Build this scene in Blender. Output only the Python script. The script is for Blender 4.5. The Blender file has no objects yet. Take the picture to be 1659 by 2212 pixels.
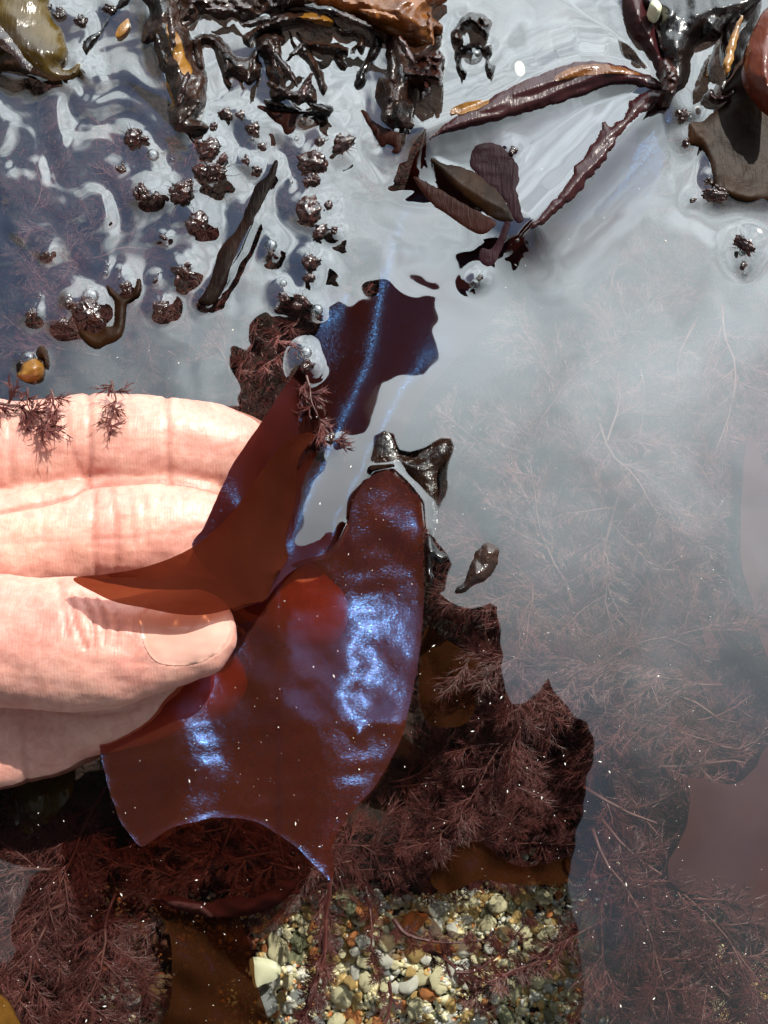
import bpy, bmesh, math, random
import numpy as np
from mathutils import Vector, Matrix, noise
from mathutils.geometry import delaunay_2d_cdt
from mathutils.bvhtree import BVHTree

S = bpy.context.scene
C = S.collection
R = math.radians
rnd = random.Random(7)
nrs = np.random.RandomState(11)

# ------------------------------------------------------------------ camera
HC, TILT, FOV = 0.25, R(15), R(45)
cd = bpy.data.cameras.new('camera'); cam = bpy.data.objects.new('camera', cd); C.objects.link(cam)
cd.sensor_fit = 'VERTICAL'; cd.angle = FOV; cd.clip_start = 0.005; cd.clip_end = 200
cam.location = (0, 0, HC); cam.rotation_euler = (TILT, 0, 0)
S.camera = cam
# ------------------------------------------------------------------ sun and sky
SUN_ZEN, SUN_AZ = R(40), R(38)                       # azimuth measured from +y towards +x
LDIR = np.array([math.sin(SUN_ZEN) * math.sin(SUN_AZ), math.sin(SUN_ZEN) * math.cos(SUN_AZ), math.cos(SUN_ZEN)])
sd = bpy.data.lights.new('sun', 'SUN'); sun = bpy.data.objects.new('sun', sd); C.objects.link(sun)
sd.energy = 5.0; sd.angle = R(0.53); sd.color = (1.0, 0.94, 0.83)
sun.rotation_euler = Vector(LDIR).to_track_quat('Z', 'Y').to_euler()
sun.location = (0, 3, 4)
W = bpy.data.worlds.new('World'); S.world = W; W.use_nodes = True
nt = W.node_tree; nt.nodes.clear()
def wn(t, **k):
    n = nt.nodes.new(t)
    for a, b in k.items(): setattr(n, a, b)
    return n
sky = wn('ShaderNodeTexSky', sky_type='NISHITA', sun_disc=False)
sky.sun_elevation = math.pi / 2 - SUN_ZEN; sky.sun_rotation = SUN_AZ
bg1 = wn('ShaderNodeBackground'); bg1.inputs[1].default_value = 0.15
nt.links.new(sky.outputs[0], bg1.inputs[0])
tc = wn('ShaderNodeTexCoord')
sep = wn('ShaderNodeSeparateXYZ'); nt.links.new(tc.outputs['Generated'], sep.inputs[0])
mx = wn('ShaderNodeMath', operation='MAXIMUM'); mx.inputs[1].default_value = 0.12
nt.links.new(sep.outputs[2], mx.inputs[0])
cmb = wn('ShaderNodeCombineXYZ')
for i in (0, 1):
    d = wn('ShaderNodeMath', operation='DIVIDE'); nt.links.new(sep.outputs[i], d.inputs[0]); nt.links.new(mx.outputs[0], d.inputs[1])
    nt.links.new(d.outputs[0], cmb.inputs[i])
nz = wn('ShaderNodeTexNoise'); nz.inputs['Scale'].default_value = 3.1; nz.inputs['Detail'].default_value = 5; nz.inputs['Distortion'].default_value = 0.7
nt.links.new(cmb.outputs[0], nz.inputs['Vector'])
# a blue gap in the thin cloud up on the left
dv = wn('ShaderNodeVectorMath', operation='DISTANCE'); nt.links.new(cmb.outputs[0], dv.inputs[0]); dv.inputs[1].default_value = (-0.44, 0.56, 0)
mr = wn('ShaderNodeMapRange'); nt.links.new(dv.outputs['Value'], mr.inputs[0])
mr.inputs[1].default_value = 0.08; mr.inputs[2].default_value = 0.40; mr.inputs[3].default_value = -0.19; mr.inputs[4].default_value = 0.16
ad = wn('ShaderNodeMath', operation='ADD'); nt.links.new(nz.outputs[0], ad.inputs[0]); nt.links.new(mr.outputs[0], ad.inputs[1])
cr = wn('ShaderNodeMapRange', interpolation_type='SMOOTHSTEP'); nt.links.new(ad.outputs[0], cr.inputs[0])
cr.inputs[1].default_value = 0.36; cr.inputs[2].default_value = 0.62; cr.inputs[3].default_value = 0.05; cr.inputs[4].default_value = 1.0
dt = wn('ShaderNodeVectorMath', operation='DOT_PRODUCT'); nt.links.new(tc.outputs['Generated'], dt.inputs[0]); dt.inputs[1].default_value = (0.22, 0.77, 0.60)
g = wn('ShaderNodeMapRange', interpolation_type='SMOOTHSTEP'); nt.links.new(dt.outputs['Value'], g.inputs[0])
g.inputs[1].default_value = 0.63; g.inputs[2].default_value = 0.97; g.inputs[3].default_value = 0.22; g.inputs[4].default_value = 3.2
n2 = wn('ShaderNodeTexNoise'); n2.inputs['Scale'].default_value = 5.5; n2.inputs['Detail'].default_value = 6; n2.inputs['Distortion'].default_value = 1.4
nt.links.new(cmb.outputs[0], n2.inputs['Vector'])
m2 = wn('ShaderNodeMapRange'); nt.links.new(n2.outputs[0], m2.inputs[0]); m2.inputs[1].default_value = 0.3; m2.inputs[2].default_value = 0.7; m2.inputs[3].default_value = 0.72; m2.inputs[4].default_value = 1.25
gm = wn('ShaderNodeMath', operation='MULTIPLY'); nt.links.new(g.outputs[0], gm.inputs[0]); nt.links.new(m2.outputs[0], gm.inputs[1])
bg2 = wn('ShaderNodeBackground'); bg2.inputs[0].default_value = (0.84, 0.945, 1.0, 1)
nt.links.new(gm.outputs[0], bg2.inputs[1])
ms = wn('ShaderNodeMixShader'); nt.links.new(cr.outputs[0], ms.inputs[0]); nt.links.new(bg1.outputs[0], ms.inputs[1]); nt.links.new(bg2.outputs[0], ms.inputs[2])
wo = wn('ShaderNodeOutputWorld'); nt.links.new(ms.outputs[0], wo.inputs[0])
# ------------------------------------------------------------------ exposure
S.view_settings.view_transform = 'Standard'; S.view_settings.look = 'None'
S.view_settings.exposure = 0.22; S.view_settings.gamma = 1.0
S.cycles.transparent_max_bounces = 24; S.cycles.max_bounces = 10; S.cycles.glossy_bounces = 4
S.cycles.sample_clamp_indirect = 4.0
S.cycles.use_denoising = True
WATER_REFLECT = 0.165

# ------------------------------------------------------------------ geometry helpers
T22 = math.tan(FOV / 2); CT, ST = math.cos(TILT), math.sin(TILT)
def ray(u, v):
    X = (np.asarray(u, float) - 829.5) / 1106 * T22; Y = (1106 - np.asarray(v, float)) / 1106 * T22
    return X, Y * CT + ST, Y * ST - CT
def at(u, v, zmm):                                   # a point of the photograph's plan at a height in millimetres
    X, Y, Z = ray(u, v); z = np.asarray(zmm, float) * 1e-3
    t = (z - HC) / Z
    return np.stack([X * t, Y * t, z + 0 * t], -1)
def uv_of(p):
    p = np.asarray(p, float); y = p[..., 1]; z = p[..., 2] - HC
    yc = y * CT + z * ST; zc = -y * ST + z * CT
    return 829.5 + p[..., 0] / -zc / T22 * 1106, 1106 - yc / -zc / T22 * 1106

def tag(o, label=None, cat=None, group=None, kind=None):
    for k, v in (('label', label), ('category', cat), ('group', group), ('kind', kind)):
        if v: o[k] = v
    return o
def link(name, me, m=None, parent=None, smooth=True):
    o = bpy.data.objects.new(name, me); C.objects.link(o)
    if m: me.materials.append(m)
    if parent: o.parent = parent
    if smooth: me.polygons.foreach_set('use_smooth', [True] * len(me.polygons))
    return o
def mesh_of(name, vs, fs):
    me = bpy.data.meshes.new(name); me.from_pydata([tuple(v) for v in vs], [], [tuple(f) for f in fs]); me.update()
    return me
def empty(name, loc=(0, 0, 0)):
    o = bpy.data.objects.new(name, None); C.objects.link(o); o.location = loc; o.empty_display_size = 0.005
    return o

def spline(pts, step, closed=True):
    """A smooth line through pts, resampled about every step."""
    P = np.array(pts, float); n = len(P); out = []
    rng_ = range(n if closed else n - 1)
    for i in rng_:
        if closed: p0, p1, p2, p3 = P[i - 1], P[i], P[(i + 1) % n], P[(i + 2) % n]
        else: p0, p1, p2, p3 = P[max(i - 1, 0)], P[i], P[i + 1], P[min(i + 2, n - 1)]
        k = max(1, int(np.linalg.norm((p2 - p1)[:2]) / step))
        for j in range(k):
            t = j / k
            out.append(0.5 * (2 * p1 + (p2 - p0) * t + (2 * p0 - 5 * p1 + 4 * p2 - p3) * t * t + (3 * p1 - p0 - 3 * p2 + p3) * t ** 3))
    if not closed: out.append(P[-1])
    return np.array(out)
def inside(P, U, V):
    r = np.zeros(U.shape, bool); n = len(P)
    for i in range(n):
        (x1, y1), (x2, y2) = P[i][:2], P[(i + 1) % n][:2]
        c = (y1 > V) != (y2 > V)
        with np.errstate(divide='ignore', invalid='ignore'):
            r ^= c & (U < (x2 - x1) * (V - y1) / (y2 - y1 + 1e-12) + x1)
    return r
def seg_dist(P, U, V, closed=True):
    d = np.full(U.shape, 1e9); n = len(P)
    for i in range(n if closed else n - 1):
        a, b = P[i][:2], P[(i + 1) % n][:2]; ab = b - a; L = (ab ** 2).sum() + 1e-12
        t = np.clip(((U - a[0]) * ab[0] + (V - a[1]) * ab[1]) / L, 0, 1)
        d = np.minimum(d, np.hypot(U - a[0] - t * ab[0], V - a[1] - t * ab[1]))
    return d
_K = nrs.normal(size=(24, 2)); _PH = nrs.uniform(0, 6.28, 24)
def wob(U, V, wl, seed=0):
    """Smooth pseudo-noise of about unit size and wavelength wl."""
    r = np.random.RandomState(seed); k = r.normal(size=(9, 2)) / wl * 4.2; ph = r.uniform(0, 6.28, 9)
    s = 0
    for (a, b), p in zip(k, ph): s = s + np.sin(a * U + b * V + p)
    return s / 4.2
def rbf(ctrl):
    """A smooth height through control points (u, v, z)."""
    P = np.array(ctrl, float); X = P[:, :2] / 100; n = len(P)
    def K(r): return np.where(r > 1e-9, r * r * np.log(r + 1e-12), 0)
    D = np.linalg.norm(X[:, None] - X[None], axis=2)
    A = np.zeros((n + 3, n + 3)); A[:n, :n] = K(D) + 0.02 * np.eye(n); A[:n, n] = 1; A[:n, n + 1:] = X; A[n, :n] = 1; A[n + 1:, :n] = X.T
    w = np.linalg.solve(A, np.concatenate([P[:, 2], np.zeros(3)]))
    def f(U, V):
        U = np.asarray(U, float); V = np.asarray(V, float)
        x = np.stack([U, V], -1) / 100
        d = np.linalg.norm(x[..., None, :] - X, axis=-1)
        return K(d) @ w[:n] + w[n] + x @ w[n + 1:]
    return f
def sheet_mesh(name, outline, zf, step=9, thick=0.5, rough=0, seed=0, smooth=True, mapper=at, sharp=True):
    """A closed shell of the given outline: top at zf(u, v, distance to edge), bottom thick millimetres lower."""
    P = spline(outline, step, True) if smooth else np.array(outline, float)
    if rough:
        r = np.random.RandomState(seed); n = len(P)
        t = np.roll(P, -1, 0) - np.roll(P, 1, 0); t /= np.linalg.norm(t, axis=1)[:, None] + 1e-9
        k = r.normal(size=n); k = (k + np.roll(k, 1) + np.roll(k, -1)) / 1.7
        P = P + np.stack([t[:, 1], -t[:, 0]], 1) * (k * rough)[:, None]
    lo, hi = P.min(0), P.max(0)
    gu, gv = np.meshgrid(np.arange(lo[0], hi[0], step), np.arange(lo[1], hi[1], step * 0.87))
    gu = gu + (np.arange(gu.shape[0]) % 2)[:, None] * step / 2
    U, V = gu.ravel(), gv.ravel(); k = inside(P, U, V); U, V = U[k], V[k]
    d = seg_dist(P, U, V) if len(U) else np.zeros(0)
    k = d > step * 0.55; U, V = U[k], V[k]
    pts = [Vector(p[:2]) for p in P] + [Vector((a, b)) for a, b in zip(U, V)]
    n = len(P)
    vs, es, fs, *_ = delaunay_2d_cdt(pts, [(i, (i + 1) % n) for i in range(n)], [], 1, 1e-4)
    A = np.array([tuple(v) for v in vs]); D = seg_dist(P, A[:, 0], A[:, 1])
    Z = zf(A[:, 0], A[:, 1], D)
    top = mapper(A[:, 0], A[:, 1], Z)
    bot = top - np.array([0, 0, thick * 1e-3]); N = len(top)
    F = []; cnt = {}
    for f in fs:
        f = list(f)
        a = A[f]; ar = sum(a[i][0] * a[(i + 1) % len(f)][1] - a[(i + 1) % len(f)][0] * a[i][1] for i in range(len(f)))
        if ar > 0: f = f[::-1]                        # v grows downwards: seen from above this is counter-clockwise
        F.append(f); F.append([i + N for i in f[::-1]])
        for i in range(len(f)):
            e = (f[i], f[(i + 1) % len(f)]); cnt[e] = 1
    for (a, b) in cnt:
        if (b, a) not in cnt: F.append([b, a, a + N, b + N])
    me = mesh_of(name, np.concatenate([top, bot]), F)
    if sharp: me.set_sharp_from_angle(angle=R(50))
    return me
def tube_mesh(name, pts, rad, seg=10, cap=True):
    """A round tube along 3-D points with a radius at each (metres)."""
    P = [Vector(p) for p in pts]; vs, fs = [], []
    up = Vector((0.13, 0.31, 0.94))
    for i, p in enumerate(P):
        t = (P[min(i + 1, len(P) - 1)] - P[max(i - 1, 0)]).normalized()
        a = t.cross(up).normalized(); b = a.cross(t)
        for k in range(seg):
            w = 2 * math.pi * k / seg; vs.append(p + (a * math.cos(w) + b * math.sin(w)) * rad[i])
    for i in range(len(P) - 1):
        for k in range(seg):
            q = (k + 1) % seg; fs.append((i * seg + k, i * seg + q, (i + 1) * seg + q, (i + 1) * seg + k))
    if cap: fs.append(tuple(range(seg))[::-1]); fs.append(tuple((len(P) - 1) * seg + k for k in range(seg)))
    return vs, fs
def join(parts):
    vs, fs = [], []
    for a, b in parts:
        k = len(vs); vs += list(a); fs += [tuple(i + k for i in f) for f in b]
    return vs, fs
def half_slope(u, v, zmm=0):
    """The slope (dz/dx, dz/dy) at which a surface there sends the sun to the lens."""
    p = at(u, v, zmm); V = np.array([0, 0, HC]) - p; V /= np.linalg.norm(V)
    h = V + LDIR; return -h[0] / h[2], -h[1] / h[2]

# ------------------------------------------------------------------ materials
class NT:
    def __init__(s, name):
        s.m = bpy.data.materials.new(name); s.m.use_nodes = True; s.t = s.m.node_tree; s.t.nodes.clear()
        s.out = s.n('ShaderNodeOutputMaterial')
    def n(s, t, ins=None, **k):
        x = s.t.nodes.new(t)
        for a, b in k.items(): setattr(x, a, b)
        for a, b in (ins or {}).items():
            if isinstance(b, bpy.types.NodeSocket): s.t.links.new(b, x.inputs[a])
            else: x.inputs[a].default_value = b
        return x
    def noise(s, scale, detail=3, dist=0.0, rough=0.55):
        tc = s.n('ShaderNodeTexCoord')
        return s.n('ShaderNodeTexNoise', {'Vector': tc.outputs['Object'], 'Scale': scale, 'Detail': detail, 'Distortion': dist, 'Roughness': rough}).outputs[0]
    def ramp(s, fac, *stops):
        r = s.n('ShaderNodeValToRGB', {'Fac': fac}); e = r.color_ramp.elements
        while len(e) < len(stops): e.new(0.5)
        for x, (p, c) in zip(e, stops): x.position = p; x.color = (*c, 1)
        return r.outputs[0]
    def bump(s, h, dist, strength=1.0, normal=None):
        i = {'Height': h, 'Distance': dist, 'Strength': strength}
        if normal is not None: i['Normal'] = normal
        return s.n('ShaderNodeBump', i).outputs[0]
    def end(s, sh):
        s.t.links.new(sh, s.out.inputs['Surface']); return s.m
def c4(c): return (*c, 1.0)

def wet_mat(name, c1, c2, rough=0.22, bump=0.0006, scale=260, coat=0.6, trans=0.0, spec=0.4, nscale=90, coat_ior=1.6, fibre=0.0004):
    t = NT(name); n1 = t.noise(nscale, 4, 0.5)
    col = t.ramp(n1, (0.35, c1), (0.65, c2))
    tf = t.n('ShaderNodeTexCoord'); fm = t.n('ShaderNodeMapping', {'Vector': tf.outputs['Object'], 'Scale': (1.0, 0.16, 0.5), 'Rotation': (0, 0, 0.25)})
    fib = t.n('ShaderNodeTexNoise', {'Vector': fm.outputs[0], 'Scale': 900, 'Detail': 3, 'Distortion': 0.8}).outputs[0]
    nb = t.bump(fib, fibre, 0.6, t.bump(t.noise(scale, 4, 0.3), bump))
    p = t.n('ShaderNodeBsdfPrincipled', {'Base Color': col, 'Roughness': rough, 'Coat Weight': coat, 'Coat Roughness': 0.07, 'Coat IOR': coat_ior, 'Normal': nb, 'Specular IOR Level': spec})
    sh = p.outputs[0]
    if trans:
        tr = t.n('ShaderNodeBsdfTranslucent', {'Color': col})
        tp = t.n('ShaderNodeBsdfTransparent', {'Color': c4([min(1, 0.3 + 2.2 * x) for x in c2])})
        mixa = t.n('ShaderNodeMixShader', {0: 0.5, 1: tr.outputs[0], 2: tp.outputs[0]})
        sh = t.n('ShaderNodeMixShader', {0: trans, 1: sh, 2: mixa.outputs[0]}).outputs[0]
    return t.end(sh)
def plain_mat(name, c1, c2, rough=0.6, scale=400, bump=0.0002, nscale=350, spec=0.4):
    t = NT(name); col = t.ramp(t.noise(nscale, 3), (0.35, c1), (0.65, c2))
    return t.end(t.n('ShaderNodeBsdfPrincipled', {'Base Color': col, 'Roughness': rough, 'Specular IOR Level': spec, 'Normal': t.bump(t.noise(scale, 3), bump)}).outputs[0])

def blade_mat(name, dif, trl, tcol, clear, irid=1.0, sheen=1.0):
    """A thin wet red blade: lets tinted light through, with the blue structural gloss of its skin."""
    t = NT(name)
    col = t.ramp(t.noise(70, 4, 0.4), (0.3, tuple(x * 0.8 for x in dif)), (0.7, tuple(x * 1.2 for x in dif)))
    a = t.n('ShaderNodeBsdfDiffuse', {'Color': col}); b = t.n('ShaderNodeBsdfTranslucent', {'Color': c4(trl)})
    ab = t.n('ShaderNodeMixShader', {0: 0.5, 1: a.outputs[0], 2: b.outputs[0]})
    tp = t.n('ShaderNodeBsdfTransparent', {'Color': c4(tcol)})
    body = t.n('ShaderNodeMixShader', {0: clear, 1: ab.outputs[0], 2: tp.outputs[0]})
    tcx = t.n('ShaderNodeTexCoord')
    mp = t.n('ShaderNodeMapping', {'Vector': tcx.outputs['Object'], 'Scale': (1.0, 1.9, 1.0), 'Rotation': (0, 0, 0.4)})
    w = t.n('ShaderNodeTexNoise', {'Vector': mp.outputs[0], 'Scale': 1150, 'Detail': 2.0, 'Distortion': 1.6}).outputs[0]
    bn = t.bump(w, 0.00007)
    g1 = t.n('ShaderNodeBsdfGlossy', {'Color': (0.0030 * irid, 0.0098 * irid, 0.0240 * irid, 1), 'Roughness': 0.17, 'Normal': bn})
    g2 = t.n('ShaderNodeBsdfGlossy', {'Color': (0.0010 * sheen, 0.0009 * sheen, 0.0036 * sheen, 1), 'Roughness': 0.27})
    s1 = t.n('ShaderNodeAddShader', {0: g1.outputs[0], 1: g2.outputs[0]})
    s2 = t.n('ShaderNodeAddShader', {0: body.outputs[0], 1: s1.outputs[0]})
    return t.end(s2.outputs[0])

def water_mat():
    t = NT('water')
    tr = t.n('ShaderNodeBsdfTransparent', {'Color': (0.97, 0.99, 0.985, 1)})
    gl = t.n('ShaderNodeBsdfGlossy', {'Color': (1, 1, 1, 1), 'Roughness': 0.015})
    fr = t.n('ShaderNodeLayerWeight', {'Blend': 0.25})
    f = t.n('ShaderNodeMapRange', {0: fr.outputs['Fresnel'], 1: 0.0, 2: 1.0, 3: WATER_REFLECT - 0.02, 4: 1.0})
    return t.end(t.n('ShaderNodeMixShader', {0: f.outputs[0], 1: tr.outputs[0], 2: gl.outputs[0]}).outputs[0])
def bubble_mat():
    t = NT('bubble_film')
    tr = t.n('ShaderNodeBsdfTransparent', {'Color': (0.97, 0.98, 0.98, 1)})
    gl = t.n('ShaderNodeBsdfGlossy', {'Color': (1, 1, 1, 1), 'Roughness': 0.05})
    fr = t.n('ShaderNodeLayerWeight', {'Blend': 0.45})
    f = t.n('ShaderNodeMapRange', {0: fr.outputs['Fresnel'], 1: 0.0, 2: 1.0, 3: 0.05, 4: 0.7})
    return t.end(t.n('ShaderNodeMixShader', {0: f.outputs[0], 1: tr.outputs[0], 2: gl.outputs[0]}).outputs[0])
def skin_mat():
    t = NT('skin')
    col = t.ramp(t.noise(60, 4, 0.3), (0.30, (0.61, 0.265, 0.22)), (0.5, (0.71, 0.365, 0.30)), (0.72, (0.77, 0.46, 0.365)))
    fine = t.ramp(t.noise(420, 5, 0.8, 0.7), (0.35, (0.80, 0.68, 0.64)), (0.62, (1.0, 1.0, 1.0)))
    col = t.n('ShaderNodeMix', {0: 0.75, 6: col, 7: fine}, data_type='RGBA', blend_type='MULTIPLY').outputs[2]
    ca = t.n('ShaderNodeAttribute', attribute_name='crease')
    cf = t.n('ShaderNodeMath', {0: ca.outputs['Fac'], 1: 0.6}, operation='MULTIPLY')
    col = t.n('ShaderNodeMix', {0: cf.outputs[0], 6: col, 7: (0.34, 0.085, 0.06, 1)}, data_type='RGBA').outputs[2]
    tc_ = t.n('ShaderNodeTexCoord')
    wv = t.n('ShaderNodeTexWave', {'Vector': tc_.outputs['Object'], 'Scale': 520, 'Distortion': 9, 'Detail': 1.2, 'Detail Scale': 0.25}, bands_direction='X')
    b1 = t.bump(wv.outputs['Fac'], 0.00005, 0.22)
    mq = t.n('ShaderNodeMapping', {'Vector': tc_.outputs['Object'], 'Scale': (5.0, 1.0, 1.0), 'Rotation': (0, 0, 0.12)})
    wr = t.n('ShaderNodeTexNoise', {'Vector': mq.outputs[0], 'Scale': 150, 'Detail': 4, 'Distortion': 0.6}).outputs[0]
    mq2 = t.n('ShaderNodeMapping', {'Vector': tc_.outputs['Object'], 'Scale': (1.0, 5.0, 1.0), 'Rotation': (0, 0, -0.1)})
    wr2 = t.n('ShaderNodeTexNoise', {'Vector': mq2.outputs[0], 'Scale': 110, 'Detail': 4, 'Distortion': 0.6}).outputs[0]
    b2 = t.bump(t.noise(900, 3), 0.00010, 0.8, t.bump(wr2, 0.00030, 0.3, t.bump(wr, 0.00035, 0.3, b1)))
    p = t.n('ShaderNodeBsdfPrincipled', {'Base Color': col, 'Roughness': 0.42, 'Subsurface Weight': 0.22, 'Subsurface Radius': (1.0, 0.35, 0.2), 'Subsurface Scale': 0.003,
        'Normal': b2, 'Specular IOR Level': 0.4})
    return t.end(p.outputs[0])

M = dict(
    water=water_mat(), bubble=bubble_mat(), skin=skin_mat(),
    nail=plain_mat('nail', (0.66, 0.33, 0.26), (0.74, 0.43, 0.35), 0.2, 300, 0.00002, 60),
    jacket=plain_mat('dark_cloth', (0.006, 0.006, 0.007), (0.010, 0.009, 0.010), 0.9, 300, 0.0005, 20, 0.1),
    tip=wet_mat('wet_tip', (0.012, 0.004, 0.003), (0.060, 0.017, 0.011), 0.16, 0.0007, 420, 0.8, nscale=260),
    frond=wet_mat('wet_frond', (0.008, 0.004, 0.003), (0.040, 0.017, 0.010), 0.2, 0.0010, 300, 0.55, nscale=120),
    black=wet_mat('black_frond', (0.004, 0.003, 0.003), (0.010, 0.006, 0.005), 0.2, 0.0006, 220, 0.5),
    maroon=wet_mat('maroon_frond', (0.030, 0.006, 0.008), (0.040, 0.010, 0.010), 0.3, 0.0003, 330, 0.3, nscale=70, spec=0.2),
    amber=wet_mat('amber_frond', (0.10, 0.032, 0.007), (0.28, 0.10, 0.018), 0.22, 0.0008, 260, 0.6, 0.3, nscale=110),
    ochre=wet_mat('ochre_frond', (0.20, 0.085, 0.014), (0.36, 0.17, 0.03), 0.25, 0.0004, 300, 0.5, 0.25, nscale=160),
    olive=wet_mat('olive_frond', (0.030, 0.016, 0.004), (0.12, 0.075, 0.008), 0.2, 0.0003, 120, 0.3, 0.2, nscale=45),
    ribbon=wet_mat('dark_ribbon', (0.003, 0.0015, 0.001), (0.014, 0.005, 0.003), 0.5, 0.0002, 330, 0.0, nscale=90, spec=0.06),
    purple=wet_mat('purple_patch', (0.012, 0.004, 0.0065), (0.022, 0.0075, 0.011), 0.5, 0.0003, 330, 0.0, nscale=70, spec=0.06),
    darkred=wet_mat('dark_red_leaf', (0.014, 0.0035, 0.0025), (0.026, 0.007, 0.0045), 0.5, 0.0002, 330, 0.0, nscale=70, spec=0.06),
    umber=wet_mat('umber_leaf', (0.007, 0.0026, 0.0008), (0.026, 0.0092, 0.0022), 0.45, 0.0002, 330, 0.0, nscale=60, spec=0.08, fibre=0.00012),
    brown=wet_mat('brown_frond', (0.022, 0.009, 0.004), (0.050, 0.019, 0.006), 0.35, 0.0003, 120, 0.05, 0.25, nscale=60, spec=0.12),
    redlobe=wet_mat('red_lobe', (0.12, 0.022, 0.010), (0.19, 0.045, 0.018), 0.2, 0.0003, 120, 0.5, 0.2, nscale=60),
    blade=blade_mat('iridescent_blade', (0.075, 0.027, 0.014), (0.17, 0.046, 0.020), (0.98, 0.58, 0.42), 0.58),
    blade2=blade_mat('submerged_blade', (0.050, 0.011, 0.008), (0.16, 0.028, 0.014), (0.90, 0.42, 0.34), 0.16, 0.36, 0.0),
    flap=blade_mat('turned_over_blade', (0.07, 0.018, 0.010), (0.20, 0.046, 0.020), (0.97, 0.60, 0.42), 0.36, 0.0, 0.0),
    mauve=blade_mat('mauve_blade', (0.15, 0.055, 0.050), (0.18, 0.055, 0.045), (0.8, 0.5, 0.45), 0.15, 0.0, 0.1),
    tan=blade_mat('tan_blade', (0.085, 0.032, 0.012), (0.16, 0.06, 0.02), (0.9, 0.66, 0.45), 0.5, 0.0, 0.05),
    feather=plain_mat('feathery_weed', (0.055, 0.014, 0.013), (0.15, 0.042, 0.036), 0.5, 300, 0.0002, 90),
    stem=plain_mat('weed_stem', (0.06, 0.018, 0.015), (0.13, 0.045, 0.036), 0.5, 300, 0.0002, 90),
    seabed=plain_mat('seabed', (0.008, 0.005, 0.004), (0.040, 0.020, 0.015), 0.9, 240, 0.002, 60),
    speck=plain_mat('pale_speck', (0.85, 0.82, 0.74), (0.9, 0.88, 0.82), 0.3),
    pale=plain_mat('pale_disc', (0.70, 0.70, 0.46), (0.78, 0.77, 0.56), 0.4, 300, 0.0001, 120),
)
PEB = dict(
    cream=plain_mat('cream_stone', (0.80, 0.70, 0.40), (0.92, 0.86, 0.60), 0.45),
    white=plain_mat('white_shell', (0.82, 0.80, 0.68), (0.92, 0.90, 0.82), 0.4),
    ochre=plain_mat('ochre_stone', (0.62, 0.38, 0.13), (0.78, 0.56, 0.24), 0.45),
    orange=plain_mat('orange_stone', (0.60, 0.19, 0.06), (0.74, 0.32, 0.12), 0.45),
    grey=plain_mat('grey_stone', (0.34, 0.37, 0.37), (0.50, 0.51, 0.48), 0.5),
    green=plain_mat('green_grey_stone', (0.24, 0.25, 0.15), (0.42, 0.42, 0.26), 0.5),
)

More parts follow.
